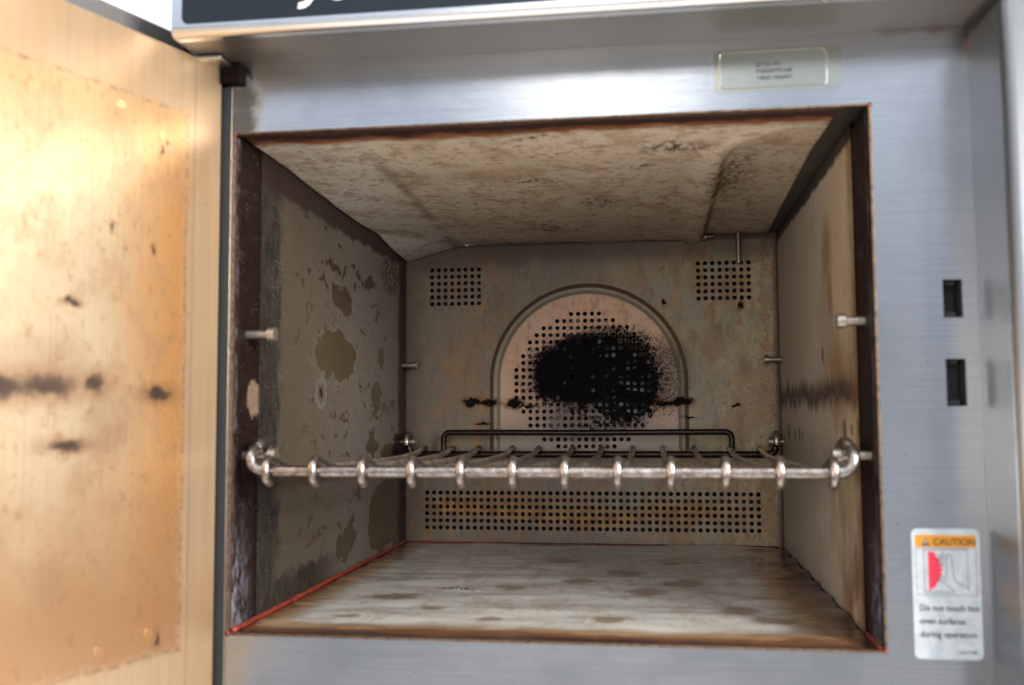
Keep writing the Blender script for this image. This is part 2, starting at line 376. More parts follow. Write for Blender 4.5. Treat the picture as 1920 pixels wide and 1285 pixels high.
def m_right(g):
    n1 = g.noise(0.02, 3, 0.6); st = g.noise((1, 1.6, 0.05), 3, 0.7, seed=12)
    c = g.mix(n1, (0.42, 0.35, 0.27), (0.48, 0.42, 0.35))
    c = g.mix(g.ss(g.y, 160, 60), c, (0.50, 0.38, 0.24))
    c = g.mix(g.mul(g.ss(st, 0.5, 0.75), 0.25), c, (0.22, 0.16, 0.11))
    dust = g.noise(0.5, 3, 0.7, seed=6)
    c = g.mix(g.mul(g.ss(dust, 0.60, 0.68), 0.6), c, (0.14, 0.08, 0.05))
    c = g.mix(g.mul(g.ss(g.noise((1, 0.02, 0.012), 4, 0.7, seed=81), 0.46, 0.62), g.ss(g.y, 260, 80, 0.1, 0.55)), c, (0.24, 0.15, 0.085))
    # brown smear and baked-on tide line with drips
    uv = warp2(g, g.y, g.z, 7, 0.12, 3)
    sm = g.ss(g.blobs(uv, [(118, 185, 10, 24), (126, 214, 22, 26), (95, 130, 60, 30)]), 1.2, 0.2)
    c = g.mix(g.mul(sm, 0.75), c, (0.24, 0.12, 0.05))
    drip = g.mul(g.sub(g.noise((1, 0.09, 0.006), 4, 0.75, seed=17), 0.5), 34)
    zc = g.add(g.add(g.z, drip), g.mul(g.sub(g.noise(0.03, 2, seed=22), 0.5), 8))
    tide = g.mul(g.ss(zc, 113, 123), g.ss(zc, 139, 127))
    tn = g.noise((1, 0.10, 0.18), 4, 0.7, seed=31)
    c = g.mix(g.mul(tide, g.ss(tn, 0.25, 0.50, 0.5, 0.96)), c, (0.045, 0.028, 0.022))
    drop = g.mul(g.ss(g.blobs(uv, [(318, 98, 7, 6), (285, 96, 4, 5), (262, 97, 5, 7), (248, 96, 3, 6), (82, 104, 7, 6), (60, 104, 4, 4), (42, 105, 3, 4), (150, 150, 4, 6)]), 1.1, 0.7), 0.8)
    c = g.mix(drop, c, (0.06, 0.035, 0.025))
    low = g.mul(g.ss(g.z, 100, 10), g.ss(g.y, 150, 50))
    c = g.mix(g.mul(low, g.ss(g.noise((1, 0.05, 0.03), 3, seed=23), 0.35, 0.6)), c, (0.17, 0.085, 0.04))
    edge = g.ss(g.add(g.y, g.mul(g.sub(g.noise((0.1, 0.1, 0.04), 4, 0.7, seed=9), 0.5), 40)), 66, 40)
    c = g.mix(g.mul(edge, 0.85), c, (0.12, 0.055, 0.03))
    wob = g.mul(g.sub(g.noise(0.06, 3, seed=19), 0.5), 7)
    soot_or_refl = g.mx(g.ss(g.add(g.z, wob), 257, 261), g.ss(g.add(g.y, wob), 362, 366))
    c = g.mix(g.mul(soot_or_refl, 0.92), c, (0.018, 0.013, 0.012))
    dk = g.mx(soot_or_refl, g.mx(g.mul(tide, 0.8), edge))
    return {'Base Color': c, 'Metallic': g.sub(0.30, g.mul(dk, 0.30)), 'Specular IOR Level': g.sub(0.45, g.mul(dk, 0.35)), 'Roughness': g.add(0.42, g.mul(dust, 0.15)), 'bump': (g.add(st, dust), 0.06)}
M_RIGHT = material('stained side wall', m_right)

def arch_sdf(g):
    """signed distance-like value: >0 inside the embossed arch (mm)"""
    v = g.vec(g.sub(g.x, 164.8), g.mx(g.sub(g.z, 141.0), 0.0), 0)
    w = g.n.new('ShaderNodeVectorMath'); w.operation = 'LENGTH'; g.l.new(v, w.inputs[0])
    return g.sub(87.0, w.outputs['Value'])
def m_back(g):
    n1 = g.noise(0.018, 3, 0.6); n2 = g.noise(0.07, 4, 0.65, seed=3); n3 = g.noise((0.09, 1, 0.05), 4, 0.7, seed=6); fine = g.noise(0.8, 3, 0.7, seed=8)
    c = g.mix(n1, (0.20, 0.155, 0.105), (0.27, 0.225, 0.17))
    c = g.mix(g.ss(g.x, 150, 290), c, g.mix(n2, (0.44, 0.31, 0.17), (0.49, 0.43, 0.29)))
    c = g.mix(g.mul(g.ss(n2, 0.54, 0.70), 0.35), c, (0.24, 0.25, 0.23))           # blue-grey heat tint
    org = g.mul(g.ss(n3, 0.48, 0.66), g.ss(g.noise(0.02, 2, seed=33), 0.36, 0.55))
    c = g.mix(g.mul(org, 0.6), c, (0.46, 0.23, 0.08))
    c = g.mix(g.mul(g.mul(g.ss(g.noise(0.05, 3, 0.6, seed=44), 0.50, 0.62), g.ss(g.x, 210, 270)), 0.5), c, (0.30, 0.30, 0.19))                                # orange heat tint
    c = g.mix(g.mul(g.ss(g.noise(0.22, 4, 0.75, seed=41), 0.56, 0.66), 0.6), c, (0.26, 0.125, 0.05))
    big = g.noise((0.035, 1, 0.022), 4, 0.6, seed=91)
    c = g.mix(g.mul(g.ss(big, 0.50, 0.60), g.ss(g.x, 120, 230, 0.15, 0.5)), c, (0.30, 0.31, 0.24))
    c = g.mix(g.mul(g.ss(big, 0.49, 0.42), 0.55), c, (0.32, 0.185, 0.10))
    brn = g.noise((0.10, 1, 0.035), 5, 0.75, seed=92)
    c = g.mix(g.mul(g.ss(brn, 0.50, 0.62), 0.38), c, (0.15, 0.085, 0.05))
    # grid area at the bottom is honey coloured
    uv = warp2(g, g.x, g.z, 16, 0.05, 3)
    honey = g.ss(g.blobs(uv, [(95, 30, 60, 13), (170, 24, 80, 11), (50, 32, 40, 12), (245, 28, 60, 12)]), 1.15, 0.3)
    c = g.mix(g.mul(honey, 0.9), c, g.mix(g.ss(n2, 0.4, 0.6), (0.26, 0.12, 0.05), (0.50, 0.27, 0.08)))
    hg = g.ss(g.blobs(uv, [(47, 225, 26, 20), (282, 222, 26, 18)]), 1.2, 0.3)
    c = g.mix(g.mul(hg, 0.40), c, (0.22, 0.115, 0.055))
    # inside the arch: pinkish copper oxide
    sd = arch_sdf(g)
    ins = g.mul(g.ss(sd, 8.5, 10.5), g.ss(g.z, 78, 84))
    pk = g.mix(g.noise((0.12, 1, 0.04), 3, 0.6, seed=14), (0.80, 0.45, 0.26), (0.74, 0.53, 0.40))
    pk = g.mix(g.mul(g.ss(g.noise(0.09, 4, 0.7, seed=16), 0.47, 0.65), 0.65), pk, (0.72, 0.32, 0.16))
    pk = g.mix(g.mul(g.ss(g.noise((0.14, 1, 0.05), 5, 0.75, seed=93), 0.52, 0.64), 0.5), pk, (0.40, 0.20, 0.12))
    pk = g.mix(g.ss(g.z, 135, 88), pk, (0.46, 0.37, 0.29))
    c = g.mix(ins, c, pk)
    band = g.mul(g.mul(g.ss(sd, 0.0, 1.5), g.ss(sd, 10.5, 9.0)), g.ss(g.z, 78, 84))  # bead relief painted in: shaded outer half, lit inner half
    c = g.mix(g.mul(band, 0.5), c, g.mix(g.ss(sd, 3.4, 4.2), (0.13, 0.09, 0.055), (0.44, 0.38, 0.29)))
    # soot dust halo right of the fan
    hal = g.ss(g.blobs(uv, [(178, 140, 64, 44), (235, 148, 22, 32), (162, 108, 42, 20)]), 1.2, 0.55)
    spk = g.ss(g.noise(1.1, 3, 0.75, seed=18), 0.50, 0.58)
    soft = g.ss(g.blobs(uv, [(176, 143, 72, 52)]), 1.1, 0.5)
    c = g.mix(g.mul(soft, 0.7), c, (0.16, 0.085, 0.055))
    c = g.mix(g.mul(hal, g.mul(spk, 0.85)), c, (0.016, 0.013, 0.012))
    core = g.ss(g.blobs(warp2(g, g.x, g.z, 9, 0.2, 3, 5.0), [(165, 152, 46, 34), (195, 140, 33, 36), (158, 163, 30, 22), (140, 142, 26, 18)]), 1.12, 0.72)
    core = g.mul(core, g.ss(g.add(core, g.mul(g.sub(g.noise(0.7, 4, 0.8, seed=77), 0.5), 1.4)), 0.35, 0.65))
    c = g.mix(g.mul(core, 0.93), c, (0.014, 0.012, 0.012))
    # baked spots of the tide line
    uv2 = warp2(g, g.x, g.z, 9, 0.20, 3, 2.0)
    tide = g.blobs(uv2, [(62, 124.2, 8, 3.2), (77, 123.4, 8, 2.8), (233, 122, 10, 2.4), (246, 123.4, 8, 3.2), (71, 105, 7, 1.5), (252, 110, 6, 0.9), (100, 122.5, 6, 3.5), (112, 120, 7, 1.2), (232.4, 210.3, 1.5, 1.5), (298, 206, 2.2, 3.2), (291, 120, 3.5, 1.2)])
    c = g.mix(g.mul(g.ss(tide, 2.1, 1.0), 0.55), c, (0.24, 0.11, 0.035))
    c = g.mix(g.ss(tide, 1.15, 0.85), c, (0.020, 0.014, 0.013))
    # rust freckles near the right edge, dark corners and rear top
    edge = g.ss(g.x, 285, 327)
    fk = g.ss(g.noise(0.6, 4, 0.8, seed=27), 0.575, 0.62)
    c = g.mix(g.mul(g.mul(edge, fk), 0.95), c, (0.055, 0.022, 0.012))
    c = g.mix(g.mul(g.mul(g.ss(g.x, 250, 300), g.ss(g.noise(0.3, 4, 0.8, seed=29), 0.62, 0.66)), 0.8), c, (0.05, 0.025, 0.016))
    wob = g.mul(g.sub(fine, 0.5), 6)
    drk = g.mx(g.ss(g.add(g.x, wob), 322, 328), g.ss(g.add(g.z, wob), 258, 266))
    drk = g.mx(drk, g.mul(g.ss(g.add(g.add(g.z, wob), g.mul(g.ss(g.x, 120, 20), 8)), 240, 256), 0.6))  # top band: part stain, part shadow of the ceiling sheet painted in
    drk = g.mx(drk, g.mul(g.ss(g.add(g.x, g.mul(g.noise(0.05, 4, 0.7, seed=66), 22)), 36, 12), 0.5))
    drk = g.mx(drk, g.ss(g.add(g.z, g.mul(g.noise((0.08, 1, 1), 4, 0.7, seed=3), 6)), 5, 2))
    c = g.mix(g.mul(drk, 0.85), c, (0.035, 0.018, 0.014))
    c = g.mix(g.mul(g.ss(g.x, 60, 5), 0.35), c, (0.13, 0.10, 0.08))
    spots = g.ss(g.voro(0.10, seed=11), 0.07, 0.045)
    c = g.mix(g.mul(spots, 0.8), c, (0.03, 0.02, 0.015))
    met = g.mul(0.22, g.sub(1.0, g.mn(1.0, g.add(g.mx(core, hal), g.ss(tide, 1.8, 0.9)))))
    return {'Base Color': c, 'Metallic': met, 'Roughness': g.add(g.add(0.27, g.mul(n2, 0.22)), g.mul(g.mx(g.ss(tide, 1.6, 0.9), core), 0.35)), 'Specular IOR Level': g.sub(0.5, g.mul(g.mx(g.ss(tide, 1.6, 0.9), core), 0.45)), 'bump': (g.add(g.mul(fine, 0.25), n1), 0.35)}
M_BACK = material('heat tinted back panel', m_back)

def m_soot(g):
    n = g.noise(0.9, 4, 0.75); n2 = g.noise(0.15, 3, 0.6, seed=3)
    c = g.mix(n2, (0.003, 0.003, 0.004), (0.012, 0.009, 0.009))
    sp = g.ss(g.noise(1.9, 2, 0.6, seed=8), 0.68, 0.74)
    c = g.mix(g.mul(sp, 0.5), c, (0.30, 0.22, 0.16))
    return {'Base Color': c, 'Roughness': g.add(0.4, g.mul(n, 0.4)), 'Specular IOR Level': 0.25, 'bump': (n, 1.4)}
M_SOOT = material('charred grease crust', m_soot)

def m_ceil(g):
    n1 = g.noise((0.012, 0.02, 0.02), 3, 0.6)
    c = g.mix(n1, (0.58, 0.46, 0.33), (0.70, 0.60, 0.48))
    c = g.mix(g.ss(g.x, 90, 30), c, (0.62, 0.56, 0.49))
    P = g.P
    s1 = g.noise((0.05, 0.035, 0.05), 6, 0.75, seed=1, dist=0.3)
    c = g.mix(g.mul(g.ss(s1, 0.49, 0.60), 0.50), c, (0.36, 0.21, 0.115))
    s2 = g.noise((0.11, 0.14, 0.17), 5, 0.8, seed=4)
    c = g.mix(g.mul(g.ss(s2, 0.545, 0.60), 0.65), c, (0.27, 0.12, 0.06))
    xc = g.sub(62.0, g.mul(g.sub(g.y, 70.0), 0.0433))
    dl = g.m('ABSOLUTE', g.sub(g.add(g.x, g.mul(g.sub(g.noise(0.04, 3, seed=88), 0.5), 8)), xc))
    dr = g.m('ABSOLUTE', g.sub(g.add(g.x, g.mul(g.sub(g.noise(0.05, 3, seed=89), 0.5), 5)), 266.0))
    cr = g.mx(g.mul(g.ss(dl, 7, 0.5), 0.45), g.mul(g.ss(dr, 4, 0.3), g.ss(g.y, 80, 110, 0.0, 0.85)))
    cr = g.mul(g.mul(cr, g.ss(g.y, 35, 70)), g.ss(s1, 0.36, 0.5))
    c = g.mix(cr, c, (0.12, 0.06, 0.03))
    uv = warp2(g, g.x, g.y, 16, 0.10, 3)
    tan = g.ss(g.blob(uv, 125, 112, 30, 24), 1.2, 0.2)
    c = g.mix(g.mul(tan, 0.45), c, (0.36, 0.22, 0.09))
    cl = g.ss(g.blobs(uv, [(140, 293, 16, 26), (150, 133, 15, 7), (196, 141, 9, 6), (188, 205, 16, 22), (238, 60, 22, 12), (272, 150, 16, 70), (160, 30, 14, 5), (215, 100, 10, 6)]), 1.4, 0.2)
    s3 = g.noise((0.26, 0.17, 0.26), 4, 0.85, seed=7)
    c = g.mix(g.mul(g.mul(cl, g.ss(s3, 0.48, 0.55)), 0.95), c, (0.04, 0.018, 0.012))
    c = g.mix(g.mul(g.ss(g.noise((0.22, 0.14, 0.22), 4, 0.78, seed=13), 0.655, 0.68), 0.9), c, (0.07, 0.03, 0.02))
    wb = g.add(g.y, g.mul(g.sub(g.noise((0.06, 0.25, 0.2), 4, 0.75, seed=6), 0.5), 22))
    c = g.mix(g.mul(g.ss(wb, 27, 17), 0.95), c, (0.20, 0.06, 0.018))
    c = g.mix(g.mul(g.ss(wb, 18, 12), 0.94), c, (0.026, 0.014, 0.015))
    c = g.mix(g.mul(g.ss(g.y, 330, 370), 0.25), c, (0.22, 0.13, 0.075))
    return {'Base Color': c, 'Roughness': 0.55, 'Specular IOR Level': 0.12, 'bump': (g.add(g.mul(s1, 0.6), g.mul(s2, 0.6)), 0.35)}
M_CEIL = material('stained ceiling sheet', m_ceil)

def m_floor(g):
    n1 = g.noise((0.008, 0.02, 0.02), 3, 0.6); s1 = g.noise((0.045, 0.022, 0.030), 6, 0.74, seed=2, dist=0.2)
    c = g.mix(n1, (0.47, 0.455, 0.41), (0.58, 0.58, 0.56))
    c = g.mix(g.mul(g.ss(s1, 0.49, 0.60), 0.42), c, (0.27, 0.21, 0.15))
    uv = warp2(g, g.x, g.y, 22, 0.06, 3)
    bl = g.ss(g.blobs(uv, [(131, 52, 11, 5), (48, 50, 10, 5), (92, 78, 9, 8), (197, 56, 12, 8), (128, 150, 10, 14), (215, 145, 14, 14), (268, 90, 12, 10), (240, 180, 14, 16), (60, 110, 16, 14), (200, 215, 13, 16), (285, 60, 14, 9), (170, 180, 10, 12), (150, 270, 16, 16), (240, 270, 16, 16), (290, 130, 12, 10), (305, 200, 12, 20)]), 1.2, 0.6)
    c = g.mix(g.mul(bl, 0.75), c, (0.19, 0.115, 0.06))
    hole = g.ss(g.blob(uv, 96, 139, 15, 6), 1.3, 0.5)
    c = g.mix(g.mul(hole, g.ss(g.noise(0.3, 4, 0.7, seed=4), 0.42, 0.58)), c, (0.06, 0.035, 0.02))
    c = g.mix(g.mul(g.ss(g.noise((0.12, 0.22, 0.22), 4, 0.78, seed=14), 0.63, 0.66), 0.75), c, (0.10, 0.06, 0.04))
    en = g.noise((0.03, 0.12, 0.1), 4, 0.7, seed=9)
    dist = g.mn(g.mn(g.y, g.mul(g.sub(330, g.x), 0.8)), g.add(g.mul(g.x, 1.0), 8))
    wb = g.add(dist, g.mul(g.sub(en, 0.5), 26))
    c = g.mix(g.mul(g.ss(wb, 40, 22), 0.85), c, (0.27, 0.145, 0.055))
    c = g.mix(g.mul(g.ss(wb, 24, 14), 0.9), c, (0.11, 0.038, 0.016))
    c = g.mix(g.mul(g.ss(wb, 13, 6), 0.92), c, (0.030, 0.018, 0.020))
    return {'Base Color': c, 'Roughness': g.add(0.08, g.mul(s1, 0.16)), 'Specular IOR Level': 0.9, 'bump': (g.add(s1, g.mul(g.noise(0.4, 3, seed=5), 0.1)), 0.25)}
M_FLOOR = material('stained floor sheet', m_floor)

def m_lip(g):
    n = g.noise(0.35, 4, 0.7)
    c = g.mix(g.ss(n, 0.35, 0.7), (0.17, 0.11, 0.07), (0.05, 0.028, 0.02))
    return {'Base Color': c, 'Metallic': 0.5, 'Roughness': 0.45, 'bump': (n, 0.1)}
M_LIP = material('scorched edge', m_lip)
M_RED = material('red silicone sealant', lambda g: {'Base Color': g.mix(g.ss(g.noise(0.4, 4, 0.7), 0.45, 0.65), (0.25, 0.035, 0.018), (0.06, 0.022, 0.016)), 'Roughness': 0.42, 'bump': (g.noise(0.5, 3), 0.4)})

def m_rack(g):
    n = g.noise(0.35, 4, 0.7); st = g.noise((0.08, 1, 1), 4, 0.75, seed=3)
    rear = g.ss(g.y, 20, 110)
    c = g.mix(g.ss(n, 0.35, 0.6), (0.42, 0.40, 0.385), (0.26, 0.23, 0.21))
    c = g.mix(g.mul(g.ss(g.noise((0.12, 0.5, 0.5), 4, 0.75, seed=5), 0.50, 0.62), 0.8), c, (0.17, 0.085, 0.05))
    d = g.mix(g.ss(g.noise(0.06, 3, seed=14), 0.35, 0.65), (0.46, 0.39, 0.30), (0.74, 0.67, 0.58))
    c = g.mix(rear, c, d)
    c = g.mix(g.ss(g.y, 340, 352), c, g.mix(n, (0.018, 0.013, 0.011), (0.07, 0.05, 0.038)))
    return {'Base Color': c, 'Metallic': g.sub(0.95, g.mul(rear, 0.1)), 'Roughness': g.add(0.17, g.mul(n, 0.22)), 'bump': (n, 0.02)}
M_RACK = material('chromed wire, browned at the rear', m_rack)
def m_pin(g):
    n = g.noise(0.4, 4, 0.7)
    c = g.mix(n, (0.30, 0.24, 0.18), (0.58, 0.53, 0.47))
    return {'Base Color': c, 'Metallic': 0.85, 'Roughness': 0.3, 'bump': (n, 0.15)}
M_PIN = material('browned steel pin', m_pin)
M_FAN = material('fan steel', lambda g: {'Base Color': g.mix(g.ss(g.noise(0.09, 3), 0.46, 0.62), (0.03, 0.032, 0.036), (0.50, 0.53, 0.60)), 'Metallic': 0.0, 'Roughness': 0.45})
M_PLEN = material('dark plenum steel', lambda g: {'Base Color': g.mix(g.noise(0.03, 3), (0.035, 0.033, 0.03), (0.10, 0.095, 0.085)), 'Metallic': 0.3, 'Roughness': 0.5})

def m_door(g):
    # local x = distance from hinge, z = height
    st = g.noise((1.1, 1, 0.006), 4, 0.7); st2 = g.noise((0.25, 1, 0.01), 3, 0.6, seed=7); cl = g.noise((0.02, 1, 0.012), 3, 0.6, seed=2)
    brd = g.mix(st, (0.62, 0.43, 0.26), (0.72, 0.52, 0.34))
    brd = g.mix(g.mul(g.ss(cl, 0.45, 0.65), 0.5), brd, (0.62, 0.38, 0.20))
    brd = g.mix(g.mul(g.ss(st2, 0.42, 0.66), 0.25), brd, (0.45, 0.33, 0.22))
    gold = g.mix(cl, (0.72, 0.55, 0.36), (0.80, 0.66, 0.48))
    gold = g.mix(g.mul(g.ss(g.add(g.x, g.mul(g.sub(cl, 0.5), 30)), 90, 26), 0.95), gold, (0.74, 0.36, 0.12))
    gold = g.mix(g.mul(g.ss(g.add(g.z, g.mul(g.sub(cl, 0.5), 60)), 115, 10), 0.92), gold, (0.52, 0.27, 0.12))
    gold = g.mix(g.mul(g.ss(g.z, 205, 262), 0.8), gold, (0.70, 0.42, 0.20))
    gold = g.mix(g.mul(g.ss(st, 0.4, 0.65), 0.35), gold, (0.50, 0.32, 0.17))
    mot = g.noise((0.07, 1, 0.045), 5, 0.7, seed=5)
    gold = g.mix(g.mul(g.ss(mot, 0.47, 0.62), 0.45), gold, (0.52, 0.31, 0.18))
    sp = g.noise((0.25, 1, 0.16), 4, 0.7, seed=9)
    gold = g.mix(g.mul(g.ss(sp, 0.56, 0.68), 0.4), gold, (0.40, 0.17, 0.08))
    uv = warp2(g, g.x, g.z, 7, 0.10, 3)
    # imprint of the cavity opening
    wbx = g.add(g.x, g.mul(g.sub(g.noise(0.06, 3, seed=11), 0.5), 2.2)); wbz = g.add(g.z, g.mul(g.sub(g.noise(0.05, 3, seed=12), 0.5), 4))
    d = g.mn(g.sub(wbx, 24.3), g.mn(g.sub(268.5, wbz), g.add(wbz, 1.5)))
    ins = g.ss(g.add(d, g.mul(g.sub(g.noise((0.3, 1, 0.15), 4, 0.7, seed=71), 0.5), 9)), -4, 5.0)
    c = g.mix(ins, brd, gold)
    line = g.mul(g.ss(d, -1.2, 0.0), g.ss(d, 1.8, 0.4))
    c = g.mix(g.mul(line, g.ss(g.noise(0.2, 4, 0.7, seed=13), 0.42, 0.62, 0.0, 0.6)), c, (0.30, 0.14, 0.08))
    ln2 = g.mul(g.ss(g.x, 18.2, 19.3), g.ss(g.x, 21.4, 20.2))
    c = g.mix(g.mul(ln2, 0.35), c, (0.36, 0.27, 0.20))
    uv = warp2(g, g.x, g.z, 9, 0.16, 5)
    tide = g.blobs(uv, [(128, 126.5, 14, 5), (104, 127.5, 13, 4.5), (79, 128.3, 5, 4), (41, 124.5, 7, 3.2, ), (93, 101, 8, 2.2), (38.5, 6, 1.6, 2.6), (42, 246, 1.0, 1.6), (46, 195, 1.0, 2.0), (38, 251, 0.8, 1.0), (71, 203, 0.9, 1.6), (92, 165, 3.5, 1.2)])
    c = g.mix(g.mul(g.ss(tide, 3.0, 1.0), 0.6), c, (0.40, 0.20, 0.10))
    c = g.mix(g.mul(g.ss(tide, 1.5, 0.6), g.ss(tide, 0, 1.0, 0.9, 0.8)), c, (0.055, 0.045, 0.045))
    sm = g.ss(g.blobs(uv, [(100, 140, 20, 14), (120, 140, 18, 10), (70, 110, 18, 20), (100, 40, 10, 12)]), 1.3, 0.3)
    c = g.mix(g.mul(sm, 0.35), c, (0.42, 0.27, 0.19))
    bpt = g.mul(g.mul(g.ss(g.voro((0.35, 1, 0.35), seed=3), 0.18, 0.08), g.ss(g.x, 60, 34)), g.ss(g.noise(0.05, 2, seed=19), 0.45, 0.6))
    c = g.mix(g.mul(bpt, 0.7), c, (0.20, 0.08, 0.06))
    return {'Base Color': c, 'Metallic': 0.75, 'Roughness': g.add(0.36, g.mul(st, 0.10)), 'bump': (g.add(st, g.mul(tide, -0.02)), 0.05)}
M_DOOR = material('heat stained brushed door liner', m_door)
M_DOORSHELL = material('grey door shell', lambda g: {'Base Color': g.mix(g.noise((1, 1, 0.02), 3), (0.22, 0.21, 0.215), (0.30, 0.285, 0.29)), 'Metallic': 0.6, 'Roughness': 0.4})
def m_label(g):
    n = g.noise(0.2, 3)
    return {'Base Color': g.mix(g.ss(n, 0.4, 0.6), (0.44, 0.49, 0.53), (0.52, 0.56, 0.60)), 'Roughness': 0.45, 'Specular IOR Level': 0.2}
M_LABEL = material('white vinyl', m_label)
M_ORANGE = material('orange print', lambda g: {'Base Color': g.mix(g.noise(0.5), (0.60, 0.24, 0.015), (0.66, 0.28, 0.02)), 'Roughness': 0.45})
M_BLACKP = material('black print', lambda g: {'Base Color': g.mix(g.noise(0.5), (0.02, 0.02, 0.022), (0.04, 0.04, 0.045)), 'Roughness': 0.5})
M_GREYP = material('grey print', lambda g: {'Base Color': g.mix(g.noise(0.5), (0.035, 0.038, 0.042), (0.06, 0.065, 0.07)), 'Roughness': 0.6, 'Specular IOR Level': 0.1})
M_REDP = material('red print', lambda g: {'Base Color': g.mix(g.noise(0.5), (0.70, 0.03, 0.07), (0.78, 0.05, 0.10)), 'Roughness': 0.45})
def m_film(g):
    n = g.noise(0.12, 3)
    c = g.mix(n, (0.34, 0.34, 0.28), (0.40, 0.41, 0.37))
    c = g.mix(g.mul(g.ss(g.x, 264, 254), 0.35), c, (0.40, 0.34, 0.22))
    return {'Base Color': c, 'Metallic': 0.95, 'Roughness': 0.2}
M_FILM = material('yellowed clear label film', m_film)
M_FILM2 = material('aged label face', lambda g: {'Base Color': g.mix(g.noise(0.2, 3), (0.28, 0.29, 0.265), (0.34, 0.35, 0.32)), 'Metallic': 0.9, 'Roughness': 0.22})
M_HINGE = material('hinge steel', lambda g: {'Base Color': g.mix(g.noise(0.2, 3), (0.55, 0.52, 0.46), (0.75, 0.73, 0.68)), 'Metallic': 1.0, 'Roughness': 0.28})
M_HINGED = material('greasy hinge block', lambda g: {'Base Color': g.mix(g.noise(0.25, 4, 0.7), (0.003, 0.002, 0.002), (0.010, 0.006, 0.004)), 'Roughness': 0.6, 'Specular IOR Level': 0.06})

# ------------------------------------------------------------------ the oven
CW, CH, CD = 330.0, 265.5, 370.6
oven = bpy.data.objects.new('countertop_oven', None); COL.objects.link(oven)
oven['label'] = 'stainless steel convection oven with its door swung open and a stained, burnt cavity'
oven['category'] = 'oven'

# front plate with its openings
bm = bmesh.new()
SLOTS = [(361.0, 369.8, 159.0, 177.4), (361.1, 370.2, 116.4, 139.1)]
plate_with_windows(bm, -0.8, 377.0, -70.0, 302.0, 0.0, [(0.0, CW, 0.0, CH)] + SLOTS)
obj('front_frame', bm, M_FACE, oven)
for (x0, x1, z0, z1) in SLOTS:
    bm = bmesh.new(); d = 13.0
    quad(bm, [(x0, 0, z0), (x1, 0, z0), (x1, d, z0), (x0, d, z0)]); quad(bm, [(x0, 0, z1), (x1, 0, z1), (x1, d, z1), (x0, d, z1)])
    quad(bm, [(x0, 0, z0), (x0, 0, z1), (x0, d, z1), (x0, d, z0)]); quad(bm, [(x1, 0, z0), (x1, 0, z1), (x1, d, z1), (x1, d, z0)])
    quad(bm, [(x0, d, z0), (x1, d, z0), (x1, d, z1), (x0, d, z1)])
    bx(bm, (x0 + 0.5, 2.5, z0 + 0.6), (x1 - 2.4, 9, z0 + 2.8), 0.3)
    bx(bm, (x0 + 0.5, 4.0, z1 - 2.2), (x1 - 2.4, 9, z1 - 0.6), 0.3)
    obj('latch_slot', bm, M_DARK, oven)

# scorched lip round the opening (a thin folded edge)
bm = bmesh.new(); w = 1.0
bx(bm, (0.0, -0.6, CH - 0.7), (CW, 3.0, CH + 0.25), 0.2)
bx(bm, (CW - 0.9, -0.6, 1.2), (CW + 0.3, 3.0, CH - w - 0.02), 0.2)
bx(bm, (-0.3, -0.6, 1.2), (0.9, 3.0, CH - w - 0.02), 0.2)
bx(bm, (0.0, -0.6, -0.5), (CW, 3.0, 0.6), 0.2)
obj('opening_lip', bm, M_LIP, oven)

# jamb lining
bm = bmesh.new()
JD = 34.0
grid(bm, lambda u, v: (1.0, 3 + u * (JD - 3), v * 264), 8, 60)
quad(bm, [(1.0, JD, 0), (1.0, JD, 264), (1.9, JD, 264), (1.9, JD, 0)])
obj('cavity_jamb', bm, M_JAMB, oven)
bm = bmesh.new()
grid(bm, lambda u, v: (CW - 1.4 + 0.0 * u, 3 + u * 37, v * 264), 8, 60)
quad(bm, [(CW - 1.4, 40, 0), (CW - 1.4, 40, 264), (CW - 0.6, 40, 264), (CW - 0.6, 40, 0)])
obj('cavity_jamb', bm, M_JAMB, oven)
# side walls, floor and ceiling plates
bm = bmesh.new(); grid(bm, lambda u, v: (1.9 - 0.4 * math.sin(u * 3.1), JD + u * (CD - JD), v * 267), 300, 260)
lw = obj('side_wall', bm, M_LEFT, oven, smooth=True, label='dark side wall with flaking film and bare patches')
at = lw.data.attributes.new('flake', 'FLOAT', 'POINT')
FL = [(cy, cz, rx, rz, math.cos(math.radians(a)), math.sin(math.radians(a))) for cy, cz, rx, rz, a in FLAKES]
vals = []
for v in lw.data.vertices:
    y, z = v.co.y / S, v.co.z / S
    q = Vector((y * 0.07, z * 0.11, 0))
    y += 11.0 * noise.noise(q) + 5.0 * noise.noise(q * 2.6) + 2.2 * noise.noise(q * 7.1); z += 6.5 * noise.noise(q + Vector((9, 4, 2))) + 4.0 * noise.noise(q * 2.9 + Vector((5, 1, 7))) + 1.6 * noise.noise(q * 7.7 + Vector((3, 8, 1)))
    d = 9.0
    for cy, cz, rx, rz, c_, s_ in FL:
        dy, dz_ = y - cy, z - cz
        if abs(dy) > 80 or abs(dz_) > 80: continue
        e = math.hypot((dy * c_ + dz_ * s_) / rx, (-dy * s_ + dz_ * c_) / rz)
        if e < d: d = e
    vals.append(d)
at.data.foreach_set('value', vals)
bm = bmesh.new(); grid(bm, lambda u, v: (CW - 1.9 + 0.5 * math.sin(u * 3.1), 40 + u * (CD - 40), v * 267.5), 10, 10)
obj('side_wall', bm, M_RIGHT, oven, smooth=True, label='beige side wall with a dark tide line and drips')
bm = bmesh.new(); quad(bm, [(0, 0.5, -1.5), (CW, 0.5, -1.5), (CW, CD + 2, -1.5), (0, CD + 2, -1.5)])
obj('floor_plate', bm, M_PLEN, oven)
bm = bmesh.new(); quad(bm, [(0, 0.5, 268.5), (CW, 0.5, 268.5), (CW, CD + 2, 268.5), (0, CD + 2, 268.5)])
obj('ceiling_plate', bm, M_PLEN, oven)

